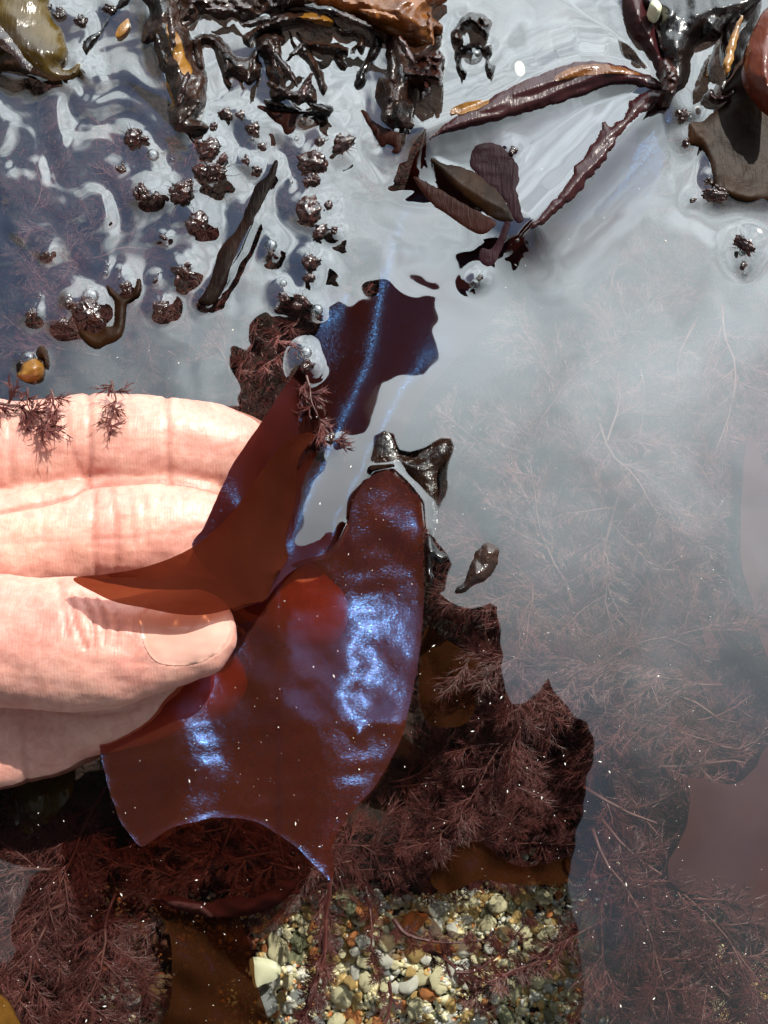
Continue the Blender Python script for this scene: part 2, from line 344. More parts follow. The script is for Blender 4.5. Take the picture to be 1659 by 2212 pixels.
# ------------------------------------------------------------------ what breaks the water surface: (u, v, radius in px, label)
TIPS = [
    (288, 297, 26, 'dark red seaweed tip shaped like a bent club beside the long brown column'),
    (262, 364, 13, 'small glinting dark red seaweed tip under a bright bubble, leftmost of the upper tips'),
    (308, 414, 22, 'rough dark red seaweed tip at the lower end of a white glare on the water'),
    (337, 424, 11, 'little dark knob of seaweed just beside the rough red tip with the glare'),
    (392, 414, 34, 'broad lying seaweed lump joined against the tall ribbed lump'),
    (464, 372, 40, 'tall ribbed dark red seaweed lump, largest of those standing in the water'),
    (452, 320, 26, 'flat folded seaweed lobe leaning on top of the tall ribbed lump'),
    (424, 480, 28, 'oval dark red seaweed lump with a line of glints, below the broad lying lump'),
    (396, 590, 28, 'ragged seaweed lump touching the foot of the dark ribbon'),
    (543, 278, 20, 'round knobbly seaweed head by the fold of bright glare'),
    (487, 245, 16, 'thin curled seaweed tip above the bright glare fold'),
    (521, 246, 13, 'small red seaweed crumb beside the thin curled tip'),
    (462, 272, 11, 'small brown seaweed scrap beside the end of the long brown frond'),
    (565, 315, 9, 'reddish seaweed bead right of the round knobbly head'),
    (533, 345, 11, 'reddish seaweed bead with glints above the dark pod'),
    (554, 365, 12, 'dark pod shaped seaweed tip with a hollow top'),
    (676, 350, 32, 'knobbly red seaweed head with a pale spine lying across it'),
    (742, 312, 26, 'bent red seaweed arm reaching from the knobbly head toward the brown column'),
    (676, 386, 18, 'smooth red seaweed lobe just below the knobbly red head'),
    (690, 306, 12, 'small seaweed tip above the knobbly head'),
    (666, 454, 32, 'jagged red seaweed tuft below a broad white glint'),
    (710, 443, 11, 'small knob of red seaweed right of the jagged tuft'),
    (690, 500, 18, 'flat red seaweed scrap under the jagged tuft'),
    (722, 497, 10, 'tiny round end of the flat red scrap'),
    (585, 548, 9, 'brown crumb of seaweed under the single round bubble'),
    (670, 566, 22, 'red brown seaweed tip pointing down, below the jagged tuft'),
    (668, 600, 14, 'dark leaf shaped scrap below the tip that points down'),
    (614, 640, 14, 'brown horn of seaweed at the top of the dark clear patch'),
    (653, 650, 20, 'brown bristly seaweed crown over the feathery sprig'),
    (190, 672, 32, 'round knobbly red seaweed head under the brightest glint'),
    (148, 655, 12, 'small red seaweed bead left of the round knobbly head'),
    (134, 696, 14, 'ragged red seaweed scrap lower left of the round head'),
    (72, 675, 16, 'dark glinting seaweed knob near the amber pod'),
    (273, 622, 16, 'glinting seaweed tip between two bubbles at the top of the hook'),
    (348, 662, 18, 'half moon of dark red seaweed lying flat on the water'),
    (335, 606, 7, 'tiny dark bead between the half moon and the ragged lump'),
    (100, 548, 8, 'tiny glinting bead alone in the pale water'),
    (352, 512, 9, 'tiny dark crumb left of the oval lump'),
    (712, 948, 14, 'small brown bead of seaweed beside the blue streak'),
    (662, 790, 16, 'curled brown scrap inside the pale looped bubble'),
    (1610, 528, 26, 'bristly brown seaweed curl alone in the pale water, far from the others'),
    (1606, 572, 10, 'small bead below the lone bristly curl'),
    (1475, 250, 16, 'knobbly red tip where the brown frond meets the dark fold'),
    (1482, 305, 12, 'dark knob on the edge of the wide brown frond'),
    (1548, 420, 24, 'red knobbly tip at the lower corner of the wide brown frond'),
    (1530, 388, 12, 'black crumb above the red tip at the corner of the brown frond'),
    (1497, 432, 7, 'tiny dark crumb in the pale water beside the brown frond'),
    (1107, 325, 12, 'small dark hook of seaweed on the white film'),
    (1036, 600, 8, 'round black dot of seaweed at the rim of a flat bubble'),
    (1118, 520, 8, 'black sliver on the crease below the white film'),
    (655, 265, 10, 'small upright black nub below the thin black bar'),
    (175, 45, 15, 'round black seaweed bead below the wedge'),
    (130, 28, 18, 'upright black seaweed knob beside the olive blade'),
    (236, 18, 14, 'black knob at the thick end of the wedge'),
    (104, 14, 10, 'small black bead against the olive blade'),
]
BUBBLES = [  # u, v, r
    (330, 335, 15), (372, 346, 6), (585, 530, 15), (612, 612, 9), (598, 664, 5),
    (228, 590, 7), (232, 573, 6), (258, 582, 6), (256, 600, 5), (60, 775, 18), (195, 640, 20), (685, 670, 14),
    (660, 762, 15), (662, 790, 15), (1025, 612, 12), (1604, 545, 9), (1608, 592, 5), (545, 265, 6), 
    (628, 393, 6), (1010, 52, 22), (1022, 120, 24), (1054, 100, 9), (940, 128, 11), (915, 122, 14), (935, 160, 9), 
    (574, 310, 4), (1490, 255, 9), (1545, 410, 10), (545, 300, 5), (640, 300, 6), (352, 330, 4), (705, 300, 5), (148, 640, 7),
    (86, 640, 5), (340, 590, 4), (360, 530, 5), 
]
RIDGES = [  # polyline, height mm, width px : film drawn up along lifted folds
    ([(920, 290), (1060, 235), (1250, 145), (1430, 187)], 2.8, 70),
    ([(1150, 485), (1300, 335), (1440, 200)], 2.8, 75),
    ([(905, 315), (1000, 400), (1120, 468)], 1.3, 30),
    ([(1440, 195), (1445, 90), (1420, 0)], 4.0, 90),
    ([(320, 0), (350, 150), (400, 280)], 1.6, 45),
    ([(600, 345), (520, 540), (440, 650)], 0.5, 16),
    ([(860, 90), (850, 280)], 1.6, 45),
    ([(1440, 195), (1470, 250), (1520, 300), (1560, 410), (1659, 430)], 1.2, 30),
    ([(560, 110), (640, 240), (700, 250)], 1.3, 60),
    ([(0, 160), (80, 170), (170, 150)], 1.2, 30),
    ([(1125, 470), (1105, 520)], 0.6, 45),
    ([(920, 1140), (916, 1085), (890, 1052), (850, 1012), (806, 1020)], 0.10, 8),
    ([(745, 1140), (722, 1190), (700, 1215)], 0.12, 9),
]
def water_z(U, V):
    """Height of the pool surface in millimetres over the plan (u, v)."""
    far = np.exp(-np.maximum(np.maximum(-U, U - 1659), np.maximum(-V, V - 2212)).clip(0) / 300)
    a = 1 / (1 + np.exp((V - 520) / 90)) * (0.12 + 0.88 / (1 + np.exp((U - 800) / 80)))
    z = a * (0.30 * wob(U + 45 * wob(U, V, 190, 5), V + 45 * wob(U, V, 230, 6), 170, 1) + 0.05 * wob(U + 45 * wob(U, V, 150, 15), V + 40 * wob(U, V, 130, 16), 80, 2))
    z = z + (0.12 * wob(U, V, 420, 3) * (0.2 + 0.8 / (1 + np.exp((V - 560) / 60))) + 0.0030 * wob(U, V, 60, 4))
    for u, v, r, _l in TIPS:
        d = np.hypot(U - u, V - v)
        z = z + min(0.8, 0.18 + r * 0.022) * np.exp(-(d / (12 + r * 1.05)) ** 2) * (0.8 if v < 900 else 0.2)
    for u, v, r in BUBBLES:
        d = np.hypot(U - u, V - v)
        z = z + 0.016 * r * np.exp(-(d / (1.3 * r + 4)) ** 2)
    rz = np.zeros_like(z)
    for pl, h, w in RIDGES:
        P = spline(pl, 40, False); d = seg_dist(P, U, V, False)
        rz = np.maximum(rz, h * np.exp(-(d / w) ** 1.4))
    return (z + rz) * far

# ------------------------------------------------------------------ setting: seabed, water
def lin(a, b, n): return np.linspace(a, b, n)
def grid_sheet(name, xs, ys, zf, m):
    X, Y = np.meshgrid(xs, ys); Z = zf(X, Y)
    nx, ny = len(xs), len(ys); i = np.arange(nx * ny).reshape(ny, nx)
    q = np.stack([i[:-1, :-1], i[:-1, 1:], i[1:, 1:], i[1:, :-1]], -1).reshape(-1, 4)
    me = bpy.data.meshes.new(name); me.vertices.add(nx * ny); me.vertices.foreach_set('co', np.stack([X, Y, Z], -1).ravel())
    me.loops.add(q.size); me.loops.foreach_set('vertex_index', q.ravel()); me.polygons.add(len(q))
    me.polygons.foreach_set('loop_start', np.arange(0, q.size, 4)); me.update(calc_edges=True)
    return link(name, me, m)
def bed_z(X, Y):
    U, V = uv_of(np.stack([X, Y, X * 0 - 0.04], -1))
    z = -46 + 5 * wob(U, V, 500, 31) + 2.2 * wob(U, V, 120, 32) + 0.8 * wob(U, V, 40, 33)
    return z * 1e-3
outer = np.array([-60, -20, -6, -2, -0.8, -0.4, -0.25, -0.17])
bx = np.concatenate([outer, lin(-0.13, 0.13, 200), -outer[::-1]]); by = np.concatenate([outer + 0.05, lin(-0.08, 0.26, 260), -outer[::-1] + 0.12])
tag(grid_sheet('seabed', bx, by, bed_z, M['seabed']), 'dark weedy floor of the shallow tide pool', 'seabed', kind='structure')
wx = np.concatenate([outer, lin(-0.105, 0.105, 470), -outer[::-1]]); wy = np.concatenate([outer + 0.05, lin(-0.05, 0.215, 600), -outer[::-1] + 0.12])
def wz(X, Y):
    U, V = uv_of(np.stack([X, Y, X * 0], -1)); ok = (np.abs(X) < 0.16) & (np.abs(Y - 0.09) < 0.2)
    z = np.zeros_like(X); z[ok] = water_z(U[ok], V[ok]); return z * 1e-3
tag(grid_sheet('water', wx, wy, wz, M['water']), 'still tide pool water mirroring pale cloudy sky', 'water', kind='structure')

# ------------------------------------------------------------------ the hand
def finger(axis, step=12, squash=0.8):
    """axis: (u, v, z mm, radius mm) -> tube in metres"""
    P = spline(axis, step, False); p = at(P[:, 0], P[:, 1], P[:, 2])
    vs, fs = tube_mesh('f', p, P[:, 3] * 1e-3, 20)
    return [(x, y, p[i // 20][2] + (z - p[i // 20][2]) * squash) for i, (x, y, z) in enumerate(vs)], fs
def tip_round(axis, r_end):
    """Adds a rounded end to a finger axis."""
    a = list(axis); (u, v, z, r), (u0, v0, z0, r0) = a[-1], a[-2]
    d = np.array([u - u0, v - v0, z - z0], float); d /= np.hypot(d[0], d[1]); k = r / 0.098
    for s, q in ((0.35, 0.94), (0.65, 0.76), (0.86, 0.50), (0.97, 0.22)): a.append((u + d[0] * k * s, v + d[1] * k * s, z + d[2] * k * s, r * q))
    return a
index_f = tip_round([(-420, 900, 2, 12), (-200, 925, 1, 11), (0, 970, 0, 10.8), (90, 965, 0, 10.4), (190, 948, 0, 9.9), (275, 952, 0.3, 10.2), (365, 952, 0, 9.6), (470, 966, -2.5, 9.4), (545, 990, -5, 8.4)], 0)
middle_f = tip_round([(-420, 1120, 1, 13), (-200, 1150, 0, 12), (0, 1178, -0.5, 12.0), (100, 1162, -0.8, 11.8), (215, 1146, -1, 11.2), (330, 1140, -1.5, 11.4), (430, 1152, -3.5, 11.0), (560, 1240, -8, 9.6), (670, 1325, -10, 8.4)], 0)
ring_f = tip_round([(-420, 1420, 0, 13), (-200, 1460, 0, 12), (0, 1512, 0, 11.5), (120, 1522, 0, 11.2), (240, 1510, 0, 10.6), (350, 1490, -2.5, 10.0), (440, 1472, -7, 8.6)], 0)
small_f = tip_round([(-420, 1560, -2, 11), (-200, 1600, -2, 9.6), (-60, 1618, -2, 8.8), (40, 1606, -2, 8.4), (110, 1592, -2, 8.0), (180, 1570, -3, 7.2)], 0)
thumb = tip_round([(-420, 1330, 11, 17), (-220, 1355, 13, 15.5), (-60, 1380, 14, 13.4), (60, 1388, 15, 12.7), (150, 1390, 15.5, 13.0), (235, 1394, 15.5, 12.3), (335, 1384, 15.2, 10.2), (424, 1368, 14.8, 8.7)], 0)
palm = [(-900, 1250, 0, 26), (-760, 1230, -2, 27), (-560, 1220, -4, 30), (-420, 1230, -5, 26), (-330, 1240, -6, 18)]
palm2 = [(-760, 1120, 2, 22), (-520, 1020, -2, 22), (-380, 980, -2, 14)]
palm3 = [(-760, 1330, 2, 22), (-520, 1430, -2, 22), (-380, 1480, -2, 14)]
arm = [tuple(at(-600, 1230, 0)), tuple(at(-900, 1260, 4)), (-0.24, 0.02, 0.03), (-0.36, -0.03, 0.11), (-0.46, -0.08, 0.24)]
fa = spline(arm, 0.01, False)
parts = [finger(a) for a in (index_f, middle_f, ring_f, small_f, thumb, palm, palm2, palm3)]
parts.append(tube_mesh('a', fa, np.interp(np.arange(len(fa)), [0, len(fa) * .3, len(fa)], [0.026, 0.025, 0.042]), 20))
raw = link('person_raw', mesh_of('person_raw', *join(parts)))
md = raw.modifiers.new('r', 'REMESH'); md.mode = 'VOXEL'; md.voxel_size = 0.00065; md.use_smooth_shade = True
ms_ = raw.modifiers.new('s', 'SMOOTH'); ms_.iterations = 14; ms_.factor = 0.5
me = bpy.data.meshes.new_from_object(raw.evaluated_get(bpy.context.evaluated_depsgraph_get()))
bpy.data.objects.remove(raw)
co = np.empty(len(me.vertices) * 3); me.vertices.foreach_get('co', co); co = co.reshape(-1, 3)
no = np.empty(len(me.vertices) * 3); me.vertices.foreach_get('normal', no); no = no.reshape(-1, 3)
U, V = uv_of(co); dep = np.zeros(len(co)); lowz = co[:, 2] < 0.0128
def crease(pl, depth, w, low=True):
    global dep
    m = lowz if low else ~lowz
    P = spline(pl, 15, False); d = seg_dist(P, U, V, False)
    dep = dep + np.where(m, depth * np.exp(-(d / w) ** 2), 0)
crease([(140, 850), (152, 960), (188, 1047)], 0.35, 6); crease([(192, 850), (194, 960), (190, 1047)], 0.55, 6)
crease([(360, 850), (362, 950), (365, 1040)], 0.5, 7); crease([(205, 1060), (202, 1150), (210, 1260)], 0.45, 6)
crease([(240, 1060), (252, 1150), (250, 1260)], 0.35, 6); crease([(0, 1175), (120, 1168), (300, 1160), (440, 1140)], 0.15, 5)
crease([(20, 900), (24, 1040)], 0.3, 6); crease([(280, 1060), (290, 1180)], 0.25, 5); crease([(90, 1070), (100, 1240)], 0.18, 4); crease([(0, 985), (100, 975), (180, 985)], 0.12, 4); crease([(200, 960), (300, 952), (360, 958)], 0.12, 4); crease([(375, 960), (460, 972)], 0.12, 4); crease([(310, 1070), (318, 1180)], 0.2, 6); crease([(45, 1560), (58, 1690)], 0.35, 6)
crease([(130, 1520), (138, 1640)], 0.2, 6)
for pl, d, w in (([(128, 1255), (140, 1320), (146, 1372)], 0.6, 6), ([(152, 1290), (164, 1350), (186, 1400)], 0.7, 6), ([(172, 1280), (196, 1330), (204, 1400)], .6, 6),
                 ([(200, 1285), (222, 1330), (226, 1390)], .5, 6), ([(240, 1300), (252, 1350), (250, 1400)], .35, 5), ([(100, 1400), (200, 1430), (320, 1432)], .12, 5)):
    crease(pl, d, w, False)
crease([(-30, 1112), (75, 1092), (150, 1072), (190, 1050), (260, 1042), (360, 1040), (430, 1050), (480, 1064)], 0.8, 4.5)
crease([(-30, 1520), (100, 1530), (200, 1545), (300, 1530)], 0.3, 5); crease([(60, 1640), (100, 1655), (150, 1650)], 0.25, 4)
# fold of the nail: the flesh stands a little round it
NAIL = [(303, 1335), (306, 1368), (314, 1398), (330, 1422), (350, 1434), (390, 1437), (430, 1431), (466, 1412), (490, 1388), (500, 1362), (495, 1338), (478, 1320), (440, 1308), (390, 1303), (340, 1308)]
NP = spline(NAIL, 12); dn = seg_dist(NP, U, V); inn = inside(NP, U, V)
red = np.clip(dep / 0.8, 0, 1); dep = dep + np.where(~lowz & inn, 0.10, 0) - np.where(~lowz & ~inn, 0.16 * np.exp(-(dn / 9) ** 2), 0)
soft = 0.16 * wob(U, V, 70, 41) + 0.08 * wob(U, V, 30, 42)
co = co - no * ((dep + soft) * 1e-3)[:, None]
me.vertices.foreach_set('co', co.ravel()); me.update(); me.name = 'person'
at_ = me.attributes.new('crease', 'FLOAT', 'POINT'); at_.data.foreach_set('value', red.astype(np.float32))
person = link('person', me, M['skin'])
tag(person, 'bare left hand of a person, pinching the large red blade between thumb and fingers', 'person')
bvh = BVHTree.FromPolygons([Vector(c) for c in co], [tuple(p.vertices) for p in me.polygons])
def on_hand(u, v, off):
    o = Vector((0, 0, HC)); d = Vector(ray(u, v)).normalized(); h = bvh.ray_cast(o, d)
    return (h[0] - d * off * 1e-3) if h[0] else Vector(at(u, v, 20))
def nail_map(Ua, Va, Z): return np.array([tuple(on_hand(u, v, z)) for u, v, z in zip(Ua, Va, Z)])
nm = sheet_mesh('thumbnail', NAIL, lambda u, v, d: 0.16 + 0.22 * (1 - np.exp(-d / 10)), 6, 0.5, mapper=nail_map)
link('thumbnail', nm, M['nail'], person)

# jacket of the photographer leaning over the pool: its mirror image is the clear dark part of the water
SIL = [(-420, 930), (-150, 930), (60, 930), (200, 930), (330, 930), (430, 915), (500, 885), (522, 878), (524, 850), (514, 800), (516, 752), (530, 712), (560, 684), (596, 664),
       (640, 640), (690, 616), (706, 608), (716, 624), (760, 638), (820, 634), (880, 632), (925, 644), (948, 660), (950, 680), (935, 700), (905, 712), (860, 718), (830, 730), (806, 760),
       (800, 800), (770, 850), (720, 868), (688, 890), (682, 930), (660, 960), (640, 1000), (636, 1050), (622, 1110), (604, 1160), (620, 1200), (680, 1210), (720, 1175), (745, 1120), (756, 1070), (780, 1030),
       (796, 985), (804, 945), (826, 928), (850, 940), (862, 975), (890, 985), (925, 970), (955, 948), (976, 950), (982, 975), (970, 1010), (950, 1040), (944, 1100), (938, 1160), (950, 1180), (965, 1208), (938, 1225),
       (938, 1270), (960, 1300), (1010, 1318), (1060, 1304), (1078, 1312), (1080, 1350), (1088, 1420), (1090, 1490), (1104, 1512), (1130, 1508), (1160, 1500), (1172, 1472), (1186, 1462), (1206, 1490), (1230, 1540), (1262, 1562), (1278, 1590), (1276, 1640), (1262, 1720),
       (1244, 1780), (1232, 1850), (1228, 1920), (1240, 2000), (1262, 2090), (1262, 2180), (1256, 2300), (1240, 2460), (900, 2560), (400, 2560), (-420, 2560), (-420, 2110), (-60, 2092), (10, 2078), (24, 2060), (14, 2036),
       (22, 2000), (36, 1960), (60, 1908), (104, 1876), (158, 1842), (150, 1832), (120, 1846), (60, 1884), (20, 1870), (-100, 1850), (-420, 1850)]
HJ = 600.0
def mirror_map(Ua, Va, Z):
    X, Y, D = ray(Ua, Va); t = -HC / D; h = Z * 1e-3; s = t + h / -D
    return np.stack([X * s, Y * s, h + 0 * s], -1)
jm = sheet_mesh('jacket', SIL, lambda u, v, d: HJ + 0 * d, 24, -90, mapper=mirror_map)
jk = link('jacket', jm, M['jacket'], person)
sl = tube_mesh('sleeve', [(-0.40, -0.05, 0.16), (-0.47, -0.085, 0.25), (-0.53, -0.08, 0.42), (-0.50, -0.02, 0.62)], [0.05, 0.06, 0.075, 0.09], 20)
link('sleeve', mesh_of('sleeve', *sl), M['jacket'], person)

# ------------------------------------------------------------------ the large iridescent blade
MAIN = [(180, 1500), (178, 1528), (188, 1550), (210, 1562), (214, 1600), (222, 1650), (240, 1720), (262, 1775), (296, 1822), (312, 1826), (350, 1800), (400, 1780), (470, 1766), (540, 1772), (590, 1796), (640, 1830), (680, 1868), (712, 1902), (722, 1880), (716, 1845),
        (724, 1808), (750, 1765), (790, 1722), (815, 1690), (845, 1640), (868, 1590), (884, 1530), (900, 1450), (910, 1380), (915, 1300), (914, 1200), (912, 1110), (908, 1080), (888, 1062), (868, 1040), (848, 1020), (826, 1018), (798, 1030), (776, 1056), (762, 1085), (750, 1130), (726, 1172),
        (690, 1200), (640, 1212), (606, 1240), (575, 1290), (480, 1330), (330, 1400), (220, 1460)]
sx0, sy0 = half_slope(780, 1430, 8)
def cum_d(u):
    """Cross slope of the blade: level, with two steps that turn towards the sun."""
    t = np.linspace(60, 1000, 941)
    d = np.interp(t, [60, 340, 395, 425, 460, 490, 560, 680, 735, 772, 796, 826, 860, 1000], [-.4, -.7, .2, 1.0, 1.05, .2, -.8, -.8, .2, 1.0, 1.02, .45, .2, .1])
    k = np.exp(-(np.linspace(-40, 40, 81) / 10) ** 2); d = np.convolve(np.pad(d, 40, 'edge'), k / k.sum(), 'valid')
    c = np.cumsum(d) * 0.098 * sx0; c -= c[380]
    return np.interp(u, t, c)
VS = np.arange(900, 2001, 10)
SV = np.cumsum(np.interp(VS, [900, 1220, 1290, 1330, 1535, 1575, 1640, 1760, 2000], [-.40, -.38, -.05, -sy0, -sy0, .06, .02, -.06, -.12])) * 0.98
def main_z(U, V, D=None):
    z = 2.5 + np.interp(V + 16 * wob(U, V, 140, 55), VS, SV) - np.interp(1190, VS, SV) + cum_d(U + 13 * np.sin(V / 47.0 + 0.6) + 9 * wob(U * 0.4, V, 60, 56) + 0.10 * (V - 1430) * (U > 600))
    z = z + 0.10 * wob(U, V, 150, 51) + 0.05 * wob(U, V, 46, 57) + (0.35 * np.exp(-D / 5) if D is not None else 0) + 0.9 * np.exp(-((U - 775) / 16) ** 2 - ((V - 1585) / 16) ** 2)
    z = z - 5.0 / (1 + np.exp((V - 1120) / 40)) + 1.0 * np.exp(-((U - 820) / 70) ** 2 - ((V - 1560) / 22) ** 2)
    return z
mb = empty('iridescent_seaweed_blade', tuple(at(560, 1500, 0)))
tag(mb, 'large glossy red brown seaweed blade held by the hand, with bright blue iridescent streaks', 'seaweed')
def under(root, name, me, m):
    o = link(name, me, m); o.parent = root; o.matrix_parent_inverse = Matrix.Translation(root.location).inverted(); return o
under(mb, 'blade', sheet_mesh('blade', MAIN, main_z, 8, 0.45, 0.7, 3), M['blade'])
UPPER = [(912, 318), (880, 390), (845, 480), (822, 560), (815, 636), (770, 640), (720, 622), (700, 640), (692, 700), (668, 750), (632, 812), (590, 872), (555, 925), (518, 980), (490, 1030), (462, 1090), (440, 1140), (415, 1185), (470, 1250), (560, 1300), (600, 1262), (650, 1222), (716, 1200),
         (752, 1150), (790, 1080), (840, 1000), (900, 880), (980, 780), (1060, 690), (1120, 620), (1200, 620), (1290, 590), (1370, 500), (1420, 400), (1450, 260), (1436, 200), (1300, 160), (1150, 190), (1020, 260)]
UC = [(915, 318, -0.6), (1020, 260, -0.5), (1150, 190, -0.4), (1300, 160, 0), (1440, 200, 0.4), (1440, 300, -1), (1390, 500, -3), (1290, 590, -5), (1200, 620, -6), (1060, 690, -9), (1000, 560, -8), (1110, 470, -1.5), (1050, 350, -1.2),
    (760, 640, -6), (700, 620, -6), (900, 880, -9), (840, 1000, -8), (980, 780, -10), (790, 1080, -5), (760, 1150, -4.5), (720, 1200, -1.5),
    (632, 812, 0), (580, 890, 9.5), (518, 980, 11.5), (462, 1090, 12), (415, 1185, 12.5), (470, 1250, 11), (560, 1290, 9), (600, 1000, 5), (560, 1120, 9)]
STREAK = np.array([(632, 1200), (640, 1150), (668, 1080), (700, 1010), (735, 930), (770, 850), (800, 780), (815, 700), (826, 640), (845, 560), (870, 490), (910, 410)], float)
def streak_side(U, V):
    uu = np.interp(-V, -STREAK[:, 1], STREAK[:, 0]); return U - uu
def zc_list():
    z, out = 0.6, []
    for k in range(len(STREAK)):
        u, v = STREAK[k]; out.append((u, v, z))
        if k + 1 < len(STREAK):
            u2, v2 = STREAK[k + 1]; gx, gy = half_slope((u + u2) / 2, (v + v2) / 2, z); z += (gx * (u2 - u) - gy * (v2 - v)) * 0.098
    return out
for u, v, z in zc_list():
    gx, gy = half_slope(u, v, z)
    for sft in (-64, -40, -20, -8, 8, 24, 50, 90):
        w_ = 11.0; UC.append((u + sft, v, z + 0.098 * (gx * sft * 0.9 + 0.30 * w_ * math.log(math.cosh(sft / w_)))))
upper_base = rbf(UC)
def upper_z(U, V, D=None):
    return np.minimum(upper_base(U, V), np.where((U < 640) & (V > 820), 99.0, -0.35 + 8 * (V > 1150)))
ub = empty('submerged_seaweed_blade', tuple(at(720, 900, -5)))
tag(ub, 'wide red seaweed blade just under the water with a long thin blue streak', 'seaweed')
under(ub, 'blade', sheet_mesh('blade', UPPER, upper_z, 10, 0.4, 0.7, 4), M['blade2'])
FLAP = [(158, 1250), (230, 1240), (300, 1228), (370, 1205), (425, 1176), (480, 1130), (530, 1070), (570, 1010), (604, 966), (640, 942), (668, 934), (680, 940), (664, 962), (646, 990), (640, 1030), (640, 1070), (628, 1120), (616, 1165), (622, 1205), (606, 1232), (590, 1258), (572, 1296), (540, 1302), (500, 1314), (460, 1324), (420, 1328), (370, 1324), (310, 1312), (250, 1300), (205, 1280)]
flap_z = rbf([(158, 1250, 31.5), (230, 1270, 33), (300, 1300, 32.5), (420, 1325, 29.5), (500, 1312, 25), (572, 1296, 16), (606, 1232, 10), (625, 1120, 7), (640, 1050, 6.5), (680, 940, 5), (604, 966, 12.5), (530, 1070, 18), (425, 1176, 25), (300, 1228, 30), (520, 1200, 19), (400, 1260, 27.5)])
fl = link('turned_over_lobe', sheet_mesh('turned_over_lobe', FLAP, lambda u, v, d: flap_z(u, v) - 3.2 * np.clip((700 - u) / 200, 0, 1) + 1.2 * np.exp(-(np.maximum(d, 0) / 16)) * (v < 1240), 9, 0.45), M['flap'])
fl.parent = mb; fl.matrix_parent_inverse = Matrix.Translation(mb.location).inverted()

# ------------------------------------------------------------------ fronds standing out of the water (outlines in plan, each a body with its own height)
def cropB(*p): return [(530.9 + .28 * x, .28 * y) for x, y in p]
def cropR(*p): return [(829.5 + .5 * x, .5 * y) for x, y in p]
def cropS(*p): return [(1260.8 + .24 * x, .24 * y) for x, y in p]
def cropL(*p): return [(.5 * x, .5 * y) for x, y in p]
def pillow(z0, h, w=26, nz=0.5, wl=50, seed=0, tilt=(0, 0), fold=None, fa=0.8):
    def f(U, V, D):
        z = z0 + h * (1 - np.exp(-D / w)) + nz * wob(U + 8 * wob(U, V, wl * 1.5, seed + 9), V, wl, seed) * (1 - np.exp(-D / 8))
        z = z + 0.22 * nz * wob(U, V, wl * 0.3, seed + 5) * (1 - np.exp(-D / 8)) + tilt[0] * (U - U.mean()) * .01 + tilt[1] * (V - V.mean()) * .01
        if fold is not None:
            q = (U * math.cos(fold) + V * math.sin(fold)) / 9.0 + 1.2 * wob(U, V, 90, seed + 2)
            z = z + fa * 0.35 * np.sin(q) * (1 - np.exp(-D / 10))
        return z
    return f
SURF = {}
class On:
    """Height of a strip that lies on a frond."""
    def __init__(s, o, up=0.15): s.P, s.f = SURF[o.name]; s.up = up
    def __call__(s, u, v, d): return s.f(u, v, seg_dist(s.P, u, v)) + s.up + 0.12 * (1 - np.exp(-d / 5))
def frond(name, label, outline, zf, mat, step=5, thick=1.2, rough=1.2, seed=0, group=None, cat='seaweed', parent=None):
    o = link(name, sheet_mesh(name, outline, zf, step, thick, rough, seed), M[mat])
    SURF[o.name] = (spline(outline, step), zf)
    if parent: o.parent = parent; o.matrix_parent_inverse = parent.matrix_world.inverted()
    elif label: tag(o, label, cat, group)
    return o

def film(up=0.3, w=6, seed=0, fold=None, fa=0.2):
    """A frond lying in the skin of the water, drawn up with it."""
    def f(U, V, D):
        z = water_z(U, V) + 0.04 + up * (1 - np.exp(-D / w)) + 0.06 * wob(U, V, 40, seed)
        if fold is not None: z = z + fa * np.sin((U * math.cos(fold) + V * math.sin(fold)) / 4.5 + 1.5 * wob(U, V, 90, seed + 2)) * (1 - np.exp(-D / 8))
        return z
    return f
olive = frond('seaweed_frond', 'wide olive brown frond with a translucent yellow middle, standing in the water beside black beads', cropL((-60, -60), (185, -60), (215, 60), (270, 140), (286, 200), (282, 250), (262, 285), (300, 295), (335, 268), (352, 268), (352, 300), (325, 340), (260, 352), (200, 350), (140, 330), (90, 305), (40, 290), (-60, 300)), pillow(0.6, 5, 30, .5, 90, 1), 'olive', 6)
frond('frond_edge', None, cropL((-60, 60), (0, 110), (70, 200), (140, 290), (130, 310), (60, 250), (0, 200), (-60, 190)), lambda u, v, d: 6.6 + .3 * d / 10, 'frond', 6, .8, parent=olive)
frond('seaweed_frond', 'black wedge shaped frond pointing down to the water beside the olive frond', cropL((480, 60), (440, 130), (400, 190), (368, 232), (362, 178), (420, 140), (470, 70), (540, -40), (600, -40), (540, 30)), pillow(0.2, 2, 14, .4, 40, 2), 'black')
frond('leaf_scrap', 'small ochre leaf scrap floating alone between the black wedge and the long column', cropL((552, 80), (556, 110), (540, 140), (515, 158), (500, 156), (505, 130), (525, 100)), pillow(0.9, .5, 8, .1, 30, 3), 'ochre', 4, .5, .4, cat='leaf scrap')
col_ = frond('seaweed_frond', 'long brown column of seaweed rising from the water, an ochre strip down its side', cropL((612, -60), (800, -60), (770, 20), (790, 90), (835, 170), (842, 260), (885, 300), (900, 340), (895, 390), (890, 440), (860, 490), (840, 510), (870, 518), (905, 545), (890, 562), (850, 570), (790, 584), (745, 560), (728, 510), (724, 430), (690, 340), (660, 230), (650, 180), (620, 190), (612, 140), (624, 60)), pillow(0.6, 8, 40, 1.2, 60, 4, fold=0.2, fa=1.2), 'frond', 5, 2)
frond('frond_strip', None, cropL((664, 240), (680, 260), (700, 320), (735, 380), (752, 430), (752, 470), (738, 500), (730, 470), (728, 430), (700, 380), (676, 310)), On(col_), 'ochre', 4, 0.7, .6, parent=col_)
